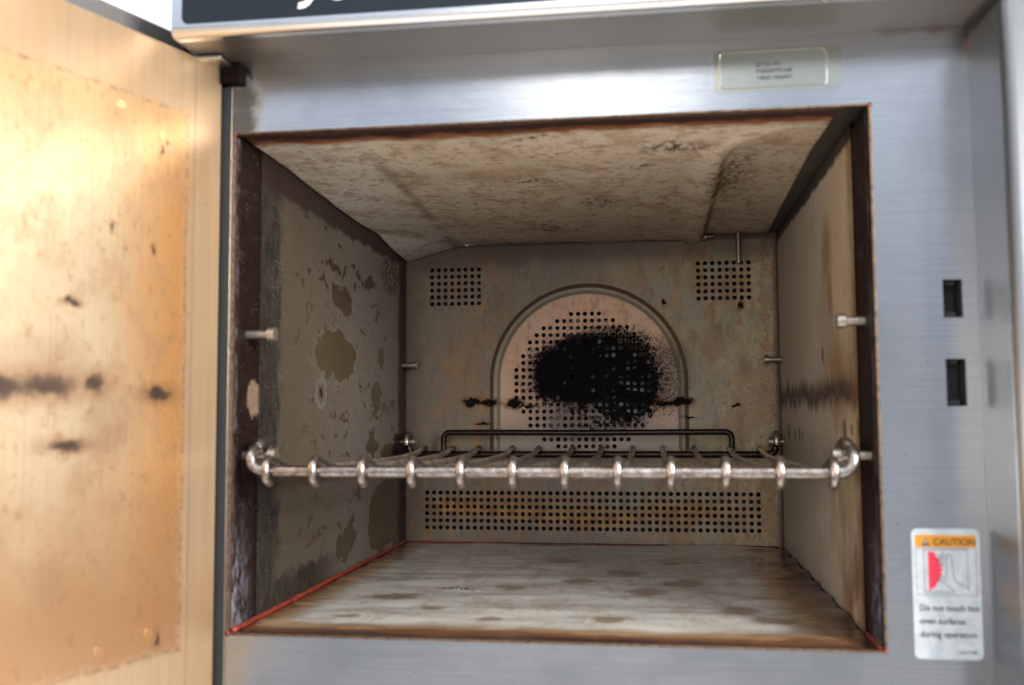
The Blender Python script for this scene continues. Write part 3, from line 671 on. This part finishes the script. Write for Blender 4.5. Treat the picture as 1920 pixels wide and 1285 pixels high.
# ---- perforated back panel
PITCH = 6.115; HR = 1.95
bm = bmesh.new()
BY = CD
def cell(bm, cx, cz, hole, n=16):
    h = PITCH / 2
    if not hole:
        quad(bm, [(cx - h, BY, cz - h), (cx + h, BY, cz - h), (cx + h, BY, cz + h), (cx - h, BY, cz + h)]); return
    ci, so, ti = [], [], []
    for k in range(n):
        a = math.pi / 4 + 2 * math.pi * k / n
        c, s = math.cos(a), math.sin(a); q = h / max(abs(c), abs(s))
        ci.append(bm.verts.new((cx + HR * c, BY, cz + HR * s))); so.append(bm.verts.new((cx + q * c, BY, cz + q * s)))
        ti.append(bm.verts.new((cx + HR * c, BY + 1.2, cz + HR * s)))
    for k in range(n):
        j = (k + 1) % n
        bm.faces.new((ci[k], ci[j], so[j], so[k])); bm.faces.new((ci[k], ci[j], ti[j], ti[k]))
def block(x0, z0, nx, nz, test=lambda i, j: True):
    for i in range(nx):
        for j in range(nz):
            cell(bm, x0 + i * PITCH, z0 + j * PITCH, test(i, j))
    h = PITCH / 2
    return (round(x0 - h, 4), round(x0 + (nx - 1) * PITCH + h, 4), round(z0 - h, 4), round(z0 + (nz - 1) * PITCH + h, 4))
half = [2, 4, 6, 7, 8, 8, 9, 9, 10, 10, 10, 10, 10, 9, 9, 8, 8, 7, 6, 4, 2]
CX, CZ = 163.0, 140.0
R = [block(25.6, 212.4, 8, 6), block(261.6, 212.6, 8, 6), block(21.2, 13.7, 48, 6),
     block(CX - 10 * PITCH, CZ - 10 * PITCH, 21, 21, lambda i, j: abs(i - 10) <= half[j])]
plate_with_windows(bm, 0.0, CW, -3.0, 269.0, BY, R)
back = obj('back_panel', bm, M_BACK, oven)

# embossed arch bead on the back panel
def arch_pts(r, zlow, n=64):
    pts = [(164.8 - r, zlow)]
    for k in range(n + 1):
        a = math.pi - math.pi * k / n
        pts.append((164.8 + r * math.cos(a), 141.0 + r * math.sin(a)))
    pts.append((164.8 + r, zlow)); return pts
prof = [(0.0, 0.0), (1.0, 0.5), (2.5, 1.6), (4.2, 2.3), (6.0, 2.0), (7.6, 1.0), (9.0, 0.05)]
bm = bmesh.new()
rings = []
for (dr, hh) in prof:
    rings.append([bm.verts.new((x, BY - 0.15 - hh, z)) for x, z in arch_pts(87.0 - dr, 82.0)])
for a in range(len(rings) - 1):
    for k in range(len(rings[0]) - 1):
        bm.faces.new((rings[a][k], rings[a][k + 1], rings[a + 1][k + 1], rings[a + 1][k]))
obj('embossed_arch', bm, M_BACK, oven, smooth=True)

# charred crust over the fan guard
POLY = [(1000, 692), (1004, 668), (1028, 650), (1050, 642), (1085, 632), (1112, 622), (1150, 619), (1188, 620), (1212, 640), (1226, 664), (1236, 700), (1238, 735), (1226, 765), (1206, 786), (1186, 800), (1150, 797), (1122, 806), (1092, 796), (1066, 780), (1075, 766), (1044, 753), (1004, 746)]
POLY = [(163 + (x - 1098) * 0.4703, 140 - (y - 719) * 0.4703) for x, y in POLY]
def inpoly(x, z):
    c = False; j = len(POLY) - 1
    for i in range(len(POLY)):
        xi, zi = POLY[i]; xj, zj = POLY[j]
        if (zi > z) != (zj > z) and x < (xj - xi) * (z - zi) / (zj - zi) + xi: c = not c
        j = i
    return c
OPEN = {}
for i in range(21):
    for j in range(21):
        jj = 20 - j                                     # rows counted from the top
        p = 0.30
        if i >= 13: p = 0.94
        if i <= 12 and jj <= 5: p = 0.6
        if jj >= 13: p = 0.75
        if 3 <= i <= 10 and 7 <= jj <= 12: p = 0.05
        OPEN[(i, j)] = random.random() < p
def crust_keep(x, z):
    n = noise.noise(Vector((x * 0.18, z * 0.18, 3.0))) * 6 + noise.noise(Vector((x * 0.6, z * 0.6, 8.0))) * 4 + noise.noise(Vector((x * 1.5, z * 1.5, 8.0))) * 3.5
    n2 = noise.noise(Vector((x * 0.2, z * 0.2, 13.0))) * 6 + noise.noise(Vector((x * 0.65, z * 0.65, 23.0))) * 4 + noise.noise(Vector((x * 1.6, z * 1.6, 28.0))) * 3.5
    h = 1.0 + 0.26 * noise.noise(Vector((x * 2.3, z * 2.3, 41.0)))
    if not inpoly(CX + 12 + (x + n - CX - 12) * h, CZ + 4 + (z + n2 - CZ - 4) * h): return False
    lo = min(1.0, max(0.0, (126 - z) / 12)) * (1.0 if x < 178 else 0.35)
    if lo > 0 and noise.noise(Vector((x * 0.33, z * 0.33, 5.5))) + 0.5 * noise.noise(Vector((x * 1.4, z * 1.4, 7.5))) > 0.45 - 0.62 * lo: return False
    i = round((x - CX) / PITCH) + 10; j = round((z - CZ) / PITCH) + 10
    if 0 <= i < 21 and 0 <= j < 21 and abs(i - 10) <= half[j] and OPEN[(i, j)]:
        hx, hz = CX + (i - 10) * PITCH, CZ + (j - 10) * PITCH
        if math.hypot(x - hx, z - hz) < HR + 0.25 + 0.5 * noise.noise(Vector((x, z, 1.0))): return False
    return True
X0, X1, Z0, Z1 = 108.0, 236.0, 94.0, 192.0
nu, nv = int((X1 - X0) / 0.62), int((Z1 - Z0) / 0.62)
def crust_f(u, v):
    x, z = X0 + u * (X1 - X0), Z0 + v * (Z1 - Z0)
    b = 0.55 + 1.1 * max(0, noise.noise(Vector((x * 0.5, z * 0.5, 0)))) + 0.7 * noise.noise(Vector((x * 1.3, z * 1.3, 4))) ** 2 + 0.4 * random.random()
    return (x, BY - b, z)
bm = bmesh.new()
grid(bm, crust_f, nu, nv, lambda u, v: crust_keep(X0 + u * (X1 - X0), Z0 + v * (Z1 - Z0)))
# crumbs thrown off the crust
for k in range(900):
    if k % 3: x, z = 234 + random.gauss(3, 8), 146 + random.gauss(0, 18)
    else:
        a = random.uniform(0, 6.283); rr = random.uniform(0.9, 1.25); x, z = 177 + 58 * rr * math.cos(a), 143 + 42 * rr * math.sin(a)
    if math.hypot(x - 164.8, z - 141) > 86: continue
    r = random.uniform(0.2, 0.5)
    m_ = Matrix.Translation((x, BY - 0.25, z)) @ Matrix.Scale(random.uniform(.6, 1.4), 4, (1, 0, 0))
    bmesh.ops.create_icosphere(bm, subdivisions=1, radius=r, matrix=m_)
obj('charred_crust', bm, M_SOOT, oven, label='black burnt-on grease over the fan guard')

# fan behind the guard and the plenum around it
bm = bmesh.new()
for k in range(14):
    a = 2 * math.pi * k / 14
    ca, sa = math.cos(a), math.sin(a)
    pts = []
    for (r, t, y) in ((16, -3, 374), (58, -9, 373.5), (58, 9, 379), (16, 5, 380)):
        pts.append((CX + r * ca - t * sa, y, CZ + r * sa + t * ca))
    quad(bm, pts)
bmesh.ops.create_cone(bm, cap_ends=True, segments=32, radius1=15, radius2=10, depth=16, matrix=Matrix.Translation((CX, 386, CZ)) @ Matrix.Rotation(math.pi / 2, 4, 'X'))
obj('fan_wheel', bm, M_FAN, oven)
bm = bmesh.new()
bx(bm, (-6, CD + 1.4, -12), (CW + 8, 420, 280))
for f in list(bm.faces):
    if f.calc_center_median().y < CD + 5: bm.faces.remove(f)
for q in range(7): bx(bm, (20 + q * 46, CD + 12, 8), (26 + q * 46, CD + 20, 52))
bx(bm, (10, CD + 10, 19.5), (320, CD + 13, 22.5)); bx(bm, (10, CD + 10, 36), (320, CD + 13, 40))
obj('rear_plenum', bm, M_PLEN, oven)

# ---- support pins
def pin(x0, x1, y, z):
    bm = bmesh.new(); s = 1 if x1 > x0 else -1
    tube(bm, [(x0, y, z), (x1 - s * 4.2, y, z)], 2.35, 18)
    tube(bm, [(x1 - s * 4.4, y, z), (x1 - s * 4.2, y, z), (x1 - s * 4.0, y, z), (x1 - s * 0.7, y, z), (x1 - s * 0.2, y, z), (x1, y, z)],
         lambda t: 3.9 if 0.15 < t < 0.85 else 3.4 if t < 0.99 else 2.9, 20)
    return obj('support_pin', bm, M_PIN, oven, smooth='auto')
for (x0, x1, y, z) in ((0.8, 17.5, 19, 158.0), (1.4, 15.5, 356, 156.8), (0.8, 20.0, 16, 92.2), (1.4, 15.5, 352, 89.5),
                       (CW - 1.2, 315.0, 22, 160.0), (CW - 1.6, 314.0, 354, 158.0), (CW - 1.2, 310.0, 16, 92.2), (CW - 1.6, 315.5, 352, 89.5)):
    pin(x0, x1, y, z)
# probe hanging from the ceiling
bm = bmesh.new(); tube(bm, [(295.6, 362, 268), (295.6, 361, 244), (295.8, 361, 241.6), (296, 361, 240.8)], lambda t: 2.1 if t < 0.9 else 1.2, 16)
obj('temperature_probe', bm, M_PIN, oven, smooth='auto')
# clips holding the ceiling sheet
for (cx, cz) in ((57, 264.0), (266, 265.2)):
    bm = bmesh.new()
    bx(bm, (cx - 9, 357, cz - 0.9), (cx + 9, 367, cz - 0.1), 0.3)
    bmesh.ops.create_uvsphere(bm, u_segments=18, v_segments=10, radius=4.0, matrix=Matrix.Translation((cx + 2, 361, cz - 1.0)) @ Matrix.Diagonal((1, 1, 0.55, 1)))
    obj('sheet_clip', bm, M_PIN, oven, smooth='auto')

# red sealant beads
bm = bmesh.new()
def bead(a, b, r, n=60, seed=0):
    pts = []
    a = Vector(a); b = Vector(b)
    for k in range(n + 1):
        p = a.lerp(b, k / n)
        q = noise.noise(Vector((k * 0.35, seed, 0)))
        pts.append(p + Vector((q * 0.35, 0, q * 0.5)))
    bm = bmesh.new()
    tube(bm, pts, lambda t: r * (1 + 0.3 * noise.noise(Vector((t * 25, seed, 2)))), 10)
    obj('sealant_bead', bm, M_RED, oven, smooth=True)
bead((2.4, 2, 1.4), (2.4, 366, 1.9), 1.55, 90, 1)
bead((4, 369.6, 0.5), (CW - 6, 369.6, 0.2), 1.1, 80, 2)
bead((CW - 2.2, 2, 1.2), (CW - 2.2, 34, 1.4), 1.0, 20, 3)
for (x, z, r) in ((0.6, 0.4, 1.6), (0.8, CH - 0.6, 1.0), (CW - 0.2, CH - 0.6, 1.4), (CW - 0.4, 0.4, 1.0)):
    bm = bmesh.new()
    bmesh.ops.create_icosphere(bm, subdivisions=2, radius=r, matrix=Matrix.Translation((x, -0.3, z)) @ Matrix.Diagonal((1, 0.6, 1, 1)))
    obj('sealant_dab', bm, M_RED, oven, smooth=True)

# ---- outer body, fascia and column
bm = bmesh.new()
bx(bm, (-3.8, 4.0, 268.9), (470, 440, 380)); bx(bm, (-3.8, 3.0, -75), (-1.5, 440, 268.5)); bx(bm, (377.5, 0.5, -75), (470, 440, 268.5)); bx(bm, (-1.4, 3, -75), (377, 440, -14)); bx(bm, (-1.4, 424, -13.9), (377, 440, 268.5))
bx(bm, (345, 14, -13), (377, 60, 268))
obj('body_shell', bm, M_PLEN, oven)

def profile_x(bm, prof, x0, x1, nseg=1):
    rows = []
    for (y, z) in prof:
        rows.append([bm.verts.new((x0 + (x1 - x0) * k / nseg, y, z)) for k in range(nseg + 1)])
    for a in range(len(rows) - 1):
        for k in range(nseg): bm.faces.new((rows[a][k], rows[a][k + 1], rows[a + 1][k + 1], rows[a + 1][k]))
M_RIM = material('lightened fascia rim', lambda g: {'Base Color': g.mix(g.noise((0.01, 1, 1), 3), (0.66, 0.67, 0.70), (0.78, 0.79, 0.81)), 'Metallic': 1.0, 'Roughness': 0.22})  # fascia steel with a lighter base colour, to paint in the fold's highlight
fp = [(3, 302.02), (-39.0, 302.02)]
rimp = [(-39.0, 302.02), (-42.4, 302.02)]
for k in range(9):
    a = math.radians(-90 + 90 * k / 8 * 1.0)
    rimp.append((-42.5 - 4.5 * math.cos(a), 306.5 + 4.5 * math.sin(a)))
rimp.append((-47, 400))
bm = bmesh.new(); profile_x(bm, fp, -13.0, 470)
bm.verts.ensure_lookup_table()
vs = [bm.verts.new((-13.0, y, z)) for y, z in fp[:1] + rimp + [(3, 400)]]; bm.faces.new(vs)
cp = obj('control_fascia', bm, M_UNDER, oven, smooth='auto')
bm = bmesh.new(); profile_x(bm, rimp, -13.0, 470)
obj('fascia_rim', bm, M_RIM, cp, smooth='auto')
# black glass inset with rounded corner
bm = bmesh.new()
o_ = rrect(212.5, 358, 440, 100.4, 3.5)
f = bm.faces.new([bm.verts.new((x, -47.25, z)) for x, z in o_])
r = bmesh.ops.extrude_face_region(bm, geom=[f]); [setattr(v.co, 'y', -46.9) for v in r['geom'] if isinstance(v, bmesh.types.BMVert)]
gl = obj('control_glass', bm, M_BLACKGLASS, cp)
text_mesh('script_logo', 'J', 26, M_WHITEPRINT, cp, (56.5, -47.45, 318.2), (1, 0, 0), (0, 0, 1), shear=0.35, bold=0.35)
text_mesh('script_logo', 'etwave', 22, M_WHITEPRINT, cp, (67.0, -47.45, 315.5), (1, 0, 0), (0, 0, 1), shear=0.35, bold=0.3)

# right-hand column: a folded steel pillar standing proud of the face
cpf = [(2, 377.02), (-42, 377.02)]
for k in range(9):
    a = math.radians(180 + 90 * k / 8)
    cpf.append((-42.0 + 5.0 * math.sin(a), 382.02 + 5.0 * math.cos(a)))
cpf += [(-47.0, 470)]
bm = bmesh.new(); rows = []
for (y, x) in cpf: rows.append([bm.verts.new((x, y, -75)), bm.verts.new((x, y, 295)), bm.verts.new((x + (1.5 if y < -40 else 0), y + 1.0, 297.5 if y > -40 else 298.0))])
for a in range(len(rows) - 1):
    for k in range(2): bm.faces.new((rows[a][k], rows[a][k + 1], rows[a + 1][k + 1], rows[a + 1][k]))
obj('side_column', bm, M_STEELV, oven, smooth='auto')
# raised switch bezel on the column face, only its edge is in the frame
bm = bmesh.new(); bx(bm, (391.5, -49, 120), (460, -46.5, 282), 1.1)
obj('column_panel', bm, M_STEELV, oven, smooth='auto')

# dark strip put in as the seam's shade, and hinge at the left edge
bm = bmesh.new(); bx(bm, (-9.5, -1.0, -75), (-1.35, 6, 291)); obj('hinge_seam_shade', bm, M_GAP, oven)
bm = bmesh.new(); bx(bm, (-1.25, -1.2, -75), (-0.85, 2, 291), 0.1); obj('frame_edge', bm, M_PIN, oven)
bm = bmesh.new(); bx(bm, (-3, -9, 291.0), (6.5, -0.2, 301.0), 0.5)
bx(bm, (-31, 1, -70), (-10.0, 60, 319))
bx(bm, (-9.9, 1, 292), (-3.9, 60, 301.5))
hb = obj('hinge_bracket', bm, M_HINGED, oven, smooth='auto')
bm = bmesh.new(); bx(bm, (-18, -22, 299.2), (1.5, -3, 301.2), 0.4)
obj('hinge_plate', bm, M_HINGE, hb, smooth='auto')

# ---- the open door, built in its own frame: x = distance from the hinge, y = towards the cavity side
door_e = bpy.data.objects.new('door', None)
TH = math.radians(-109.0)
bm = bmesh.new(); bx(bm, (0.6, -14, -60), (372, 0, 300.6), 0.9)
door = obj('door', bm, M_DOOR, oven, smooth='auto', label='door standing open, its inner face stained golden brown')
bpy.data.objects.remove(door_e)
door.location = Vector((-4.9, -4.0, 0)) * S; door.rotation_euler = (0, 0, TH)
bm = bmesh.new(); bx(bm, (2.5, -52, -66), (392, -25, 322), 2.0); bx(bm, (12, -25.2, -50), (370, -14, 290))
obj('outer_shell', bm, M_DOORSHELL, door, smooth='auto')
bm = bmesh.new(); 
tube(bm, [(384, -2, 40), (384, 26, 60), (384, 26, 220), (384, -2, 240)], 7, 16)
bx(bm, (374, -24, 30), (391, -2, 250), 1.5)
obj('door_handle', bm, M_HINGE, door, smooth='auto')
for (a, b) in ((73, 7.5), (42, 253), (67, 262), (44, 10)):
    bm = bmesh.new()
    bmesh.ops.create_cone(bm, cap_ends=True, segments=24, radius1=2.6, radius2=2.2, depth=0.5, matrix=Matrix.Translation((a, 0.2, b)) @ Matrix.Rotation(-math.pi / 2, 4, 'X'))
    obj('spot_weld', bm, M_DOOR, door, smooth='auto')

# ---- caution label
def flat(name, pts, y, mt, parent, label=None):
    bm = bmesh.new(); bm.faces.new([bm.verts.new((x, y, z)) for x, z in pts])
    return obj(name, bm, mt, parent, label=label)
LX, LZ = 342.6, 58.4                                    # top-left corner; u to the right, v down
bm = bmesh.new()
o_ = rrect(LX + 15.35, LZ - 30.4, 30.7, 60.8, 2.6)
f = bm.faces.new([bm.verts.new((x, -0.28, z)) for x, z in o_])
r = bmesh.ops.extrude_face_region(bm, geom=[f]); [setattr(v.co, 'y', -0.02) for v in r['geom'] if isinstance(v, bmesh.types.BMVert)]
lab = obj('caution_label', bm, M_LABEL, oven, label='white caution sticker with an orange band and a hand pictogram')
P = lambda u, v: (LX + u, LZ - v)
flat('orange_band', [P(1.5, 3.0), P(28.9, 3.0), P(28.9, 8.7), P(1.5, 8.7)], -0.31, M_ORANGE, lab)
flat('warning_triangle', [P(4.6, 8.1), P(8.2, 8.1), P(6.4, 4.3)], -0.34, M_BLACKP, lab)
flat('exclamation_mark', [P(6.15, 5.6), P(6.65, 5.6), P(6.55, 7.4), P(6.25, 7.4)], -0.37, M_WHITEPRINT, lab)
text_mesh('caution_text', 'CAUTION', 4.3, M_BLACKP, lab, (LX + 9.6, -0.44, LZ - 7.6), (1, 0, 0), (0, 0, 1), bold=0.06, sx=1.0)
def stroke(bm, pts, w, y):
    pts = [Vector((LX + u, y, LZ - v)) for u, v in pts]
    for a, b in zip(pts[:-1], pts[1:]):
        d = (b - a).normalized(); n_ = Vector((-d.z, 0, d.x)) * w / 2
        quad(bm, [a - n_ - d * w * .3, b - n_ + d * w * .3, b + n_ + d * w * .3, a + n_ - d * w * .3])
bm = bmesh.new()
stroke(bm, [(1.7, 9.2), (29, 9.2), (29, 31), (1.7, 31), (1.7, 9.2)], 0.22, -0.32)
stroke(bm, [(5.4, 9.8), (25.0, 9.8), (25.0, 28.2)], 0.25, -0.33)
stroke(bm, [(5.4, 9.8), (5.4, 29.6), (18.8, 29.6)], 0.25, -0.345)
stroke(bm, [(17.2, 11.8), (17.9, 14.5), (18.6, 22.5), (19.6, 24.6), (25.6, 28.2)], 0.28, -0.36)
stroke(bm, [(17.2, 11.8), (16.2, 11.4), (15.6, 15.8), (15.5, 20.5), (14.9, 23.2), (12.6, 22.6), (11.4, 23.6), (14.2, 25.4), (19.0, 29.4)], 0.28, -0.375)
stroke(bm, [(15.9, 15.2), (14.4, 11.0), (13.5, 11.4), (14.6, 15.4)], 0.26, -0.39)
stroke(bm, [(14.2, 14.0), (12.5, 12.2), (11.9, 12.9), (14.3, 16.6)], 0.26, -0.405)
stroke(bm, [(13.2, 15.2), (11.3, 14.2), (10.9, 15.0), (14.0, 17.8)], 0.26, -0.42)
obj('hand_pictogram', bm, M_GREYP, lab)
zig = [P(7.2, 10.6)]
for k in range(15): zig.append(P(8.9 + 5.2 * math.sin(math.pi * (k + 1) / 16) * (1.0 if k % 2 else 0.72), 10.8 + k * 1.2))
zig.append(P(7.6, 29.0)); zig.append(P(7.2, 29.0))
flat('heat_symbol', zig, -0.335, M_REDP, lab)
for k, t_ in enumerate(('Do not touch hot', 'oven surfaces', 'during operation.')):
    text_mesh('caution_text', t_, 4.15, M_GREYP, lab, (LX + 2.6, -0.42, LZ - 38.4 - 6.1 * k), (1, 0, 0), (0, 0, 1), bold=0.05, sx=0.90)
text_mesh('caution_text', '13077708', 2.2, M_GREYP, lab, (LX + 19.4, -0.42, LZ - 58.2), (1, 0, 0), (0, 0, 1), sx=0.95)

# ---- rating label
bm = bmesh.new()
f = bm.faces.new([bm.verts.new((x, -0.12, z)) for x, z in rrect(286.0, 285.2, 62, 22.0, 3)])
al = obj('rating_label', bm, M_FILM, oven, label='small yellowed rating label above the opening')
flat('label_face', rrect(283.6, 285.6, 51, 17.6, 2), -0.16, M_FILM2, al)
bm = bmesh.new()
pts = rrect(283.6, 285.6, 52.2, 18.8, 2.5); pts.append(pts[0])
tube(bm, [(x, -0.12, z) for x, z in pts], 0.3, 8, caps=False)
obj('label_border', bm, M_FILM2, al, smooth=True)
for k, t_ in enumerate(('JET514U', 'P200079108', '1909190097')):
    text_mesh('label_print', t_, 2.9, M_BLACKP, al, (275.6, -0.3, 287.2 - 3.5 * k), (1, 0, 0), (0, 0, 1), bold=0.08, sx=1.2)

# ------------------------------------------------------------------ ceiling sheet (a loose sheet held by two clips)
def ceil_z(x, y):
    z = 264.2 + 0.25 * noise.noise(Vector((x * 0.03, y * 0.02, 0))) * 4
    # fold down towards the rear left corner
    xc = 62 - 13 * (y - 70) / 300
    if x < xc and y > 40:
        t = (xc - x) / xc
        z -= 6.0 * t * min(1, (y - 40) / 150)
    z -= 9.5 * max(0.0, (y - 262) / 106 - x / 56)
    # step up on the right
    xs = 266 if y > 85 else 266 + (85 - y) ** 2 * 0.011
    s = 1 / (1 + math.exp(-max(-40, min(40, (x - xs) / 1.1))))
    amp = max(0.0, min(1.0, (y - 25) / 70))
    z += 3.8 * s * amp - 3.4 * amp * math.exp(-((x - xs + 6) / 9) ** 2)
    z -= 0.5 * math.exp(-((x - xc - 2) / 6) ** 2) * min(1, y / 150)
    if y < 14: z += 0.3
    return min(z, 268.0)
bm = bmesh.new()
def cf(u, v):
    y = 2.5 + v * 365.5; x = 3.0 + u * (311.5 + 6.5 * v)
    if x < 8 and y > 330: x += 0.6
    return (x, y, ceil_z(x, y))
grid(bm, cf, 220, 130)
cs = obj('ceiling_sheet', bm, M_CEIL, None, smooth=True)
cs['label'] = 'brown speckled sheet under the oven roof, its rear corner sagging'; cs['category'] = 'liner sheet'
sol = cs.modifiers.new('thickness', 'SOLIDIFY'); sol.thickness = 0.6 * S; sol.offset = 1.0

# ------------------------------------------------------------------ floor sheet
def floor_z(x, y):
    z = 0.9 + 1.2 * noise.noise(Vector((x * 0.015, y * 0.045, 2))) + 0.5 * noise.noise(Vector((x * 0.04, y * 0.09, 5)))
    k = max(0, (x - 190) / 140)
    z += k * 1.1 * math.sin(y * 0.11 + x * 0.02 + noise.noise(Vector((x * 0.02, y * 0.02, 7))) * 3) * min(1, y / 60)
    e = min(1, (y) / 22); z = z * e
    z += max(0, 1 - (x - 5) / 14) * 0.4
    d_ = math.hypot((x - 96) / 14, (y - 139) / 7)
    if d_ < 1.4: z += 1.3 * (1.4 - d_) * (1 + noise.noise(Vector((x * .3, y * .3, 1))))
    return z
bm = bmesh.new()
grid(bm, lambda u, v: (4.4 + u * 323.2, 1.2 + v * 366.4, floor_z(4.4 + u * 323.2, 1.2 + v * 366.4)), 130, 120)
fs = obj('floor_sheet', bm, M_FLOOR, None, smooth=True)
fs['label'] = 'greyish rippled sheet lying on the oven floor, browned along its front'; fs['category'] = 'liner sheet'
sol = fs.modifiers.new('thickness', 'SOLIDIFY'); sol.thickness = 0.5 * S; sol.offset = -1.0

# ------------------------------------------------------------------ wire rack
rack = bpy.data.objects.new('oven_rack', None); COL.objects.link(rack)
rack['label'] = 'wire rack hooked on the lower pins across the middle of the cavity'; rack['category'] = 'oven rack'
FY, FZ = 4.0, 84.2                                       # front bar axis
RY, RZ = 356.0, 78.6                                     # rear bar axis
def hook_path(s):
    ex = 16.0 if s < 0 else 313.0
    ox = 10.2 if s < 0 else 318.2
    py, pz = 16.0, 92.2
    pts = [(ex + (-s) * 14, FY, FZ), (ex + (-s) * 5, FY, FZ), (ex, FY - .2, FZ + .6), (ox - s * 1.6, FY - 0.8, FZ + 3.2), (ox, FY + 0.2, FZ + 8), (ox - s * .4, py - 7.5, pz + 3.5)]
    for k in range(6):
        a = math.radians(160 - 32 * k)
        pts.append((ox - s * (0.8 + 0.5 * k), py - 0.5 + 6.4 * math.cos(a), pz + 0.3 + 6.2 * math.sin(a)))
    return pts
bm = bmesh.new()
left = smooth_path(hook_path(-1), 5); right = smooth_path(hook_path(1), 5)
mid = [Vector((28 + (302 - 28) * k / 30, FY, FZ)) for k in range(31)]
tube(bm, list(reversed(left)) + mid + right, 3.05, 18)
obj('front_bar', bm, M_RACK, rack, smooth='auto')
def rear_hook(s):
    ox = 8.2 if s < 0 else 321.8
    py, pz = 352.0, 89.5
    return [(ox - s * 16, RY, RZ), (ox - s * 7, RY, RZ), (ox - s * 2, RY - 0.5, RZ + 1.5), (ox, RY - 1, RZ + 6), (ox, py + 4.5, pz + 3.5), (ox, py + 1, pz + 6.2), (ox, py - 4, pz + 5.2), (ox, py - 6.2, pz + 0.5), (ox, py - 6, pz - 2)]
bm = bmesh.new()
tube(bm, list(reversed(smooth_path(rear_hook(-1), 5))) + [Vector((26 + 278 * k / 20, RY, RZ)) for k in range(21)] + smooth_path(rear_hook(1), 5), 2.9, 16)
obj('rear_bar', bm, M_RACK, rack, smooth='auto')
gp = [(39.5, RY - 2, RZ), (39.5, RY - 1, RZ + 8), (39.5, RY - 1, RZ + 13.5)]
for k in range(1, 7):
    a = math.radians(180 - 90 * k / 6); gp.append((45.0 + 5.5 * math.cos(a), RY - 1, RZ + 13.5 + 5.5 * math.sin(a)))
gp += [(100, RY - 1, RZ + 18.9), (165, RY - 1, RZ + 18.5), (230, RY - 1, RZ + 18.9)]
for k in range(0, 7):
    a = math.radians(90 - 90 * k / 6); gp.append((280.8 + 5.5 * math.cos(a), RY - 1, RZ + 13.5 + 5.5 * math.sin(a)))
gp += [(286.3, RY - 1, RZ + 8), (286.3, RY - 2, RZ)]
bm = bmesh.new(); tube(bm, gp, 2.5, 14); obj('guard_rail', bm, M_RACK, rack, smooth='auto')
# cross wires: each hooks round the front bar and rests on the rear bar
def wire_mesh():
    pts = []
    for k in range(11):
        a = math.radians(-75 - 195 * k / 10)             # from under the bar, round its front, to the top
        pts.append((0, FY + 5.4 * math.cos(a), FZ + 6.1 * math.sin(a)))
    pts += [(0, FY + 9, FZ + 4.4), (0, FY + 24, FZ + 0.6), (0, FY + 60, FZ - 2.2), (0, 140, 80.8), (0, 230, 79.4), (0, 290, 79.4), (0, 325, 80.9), (0, 345, 83.0), (0, 358, 84.0), (0, 361, 83.6)]
    bm = bmesh.new(); tube(bm, smooth_path(pts, 4), 2.35, 14)
    return bm
w0 = obj('cross_wire', wire_mesh(), M_RACK, rack, smooth='auto')
FX = [20.4, 45.9, 72.1, 98.2, 124.0, 150.8, 177.3, 203.8, 230.1, 256.8, 282.8, 308.2]
for i, x in enumerate(FX):
    o = w0
    if i:
        o = w0.copy(); COL.objects.link(o); o.parent = rack
    o.location = (x * S, 0, 0)
    o.rotation_euler = (0, 0, math.radians(random.uniform(-0.35, 0.35)))
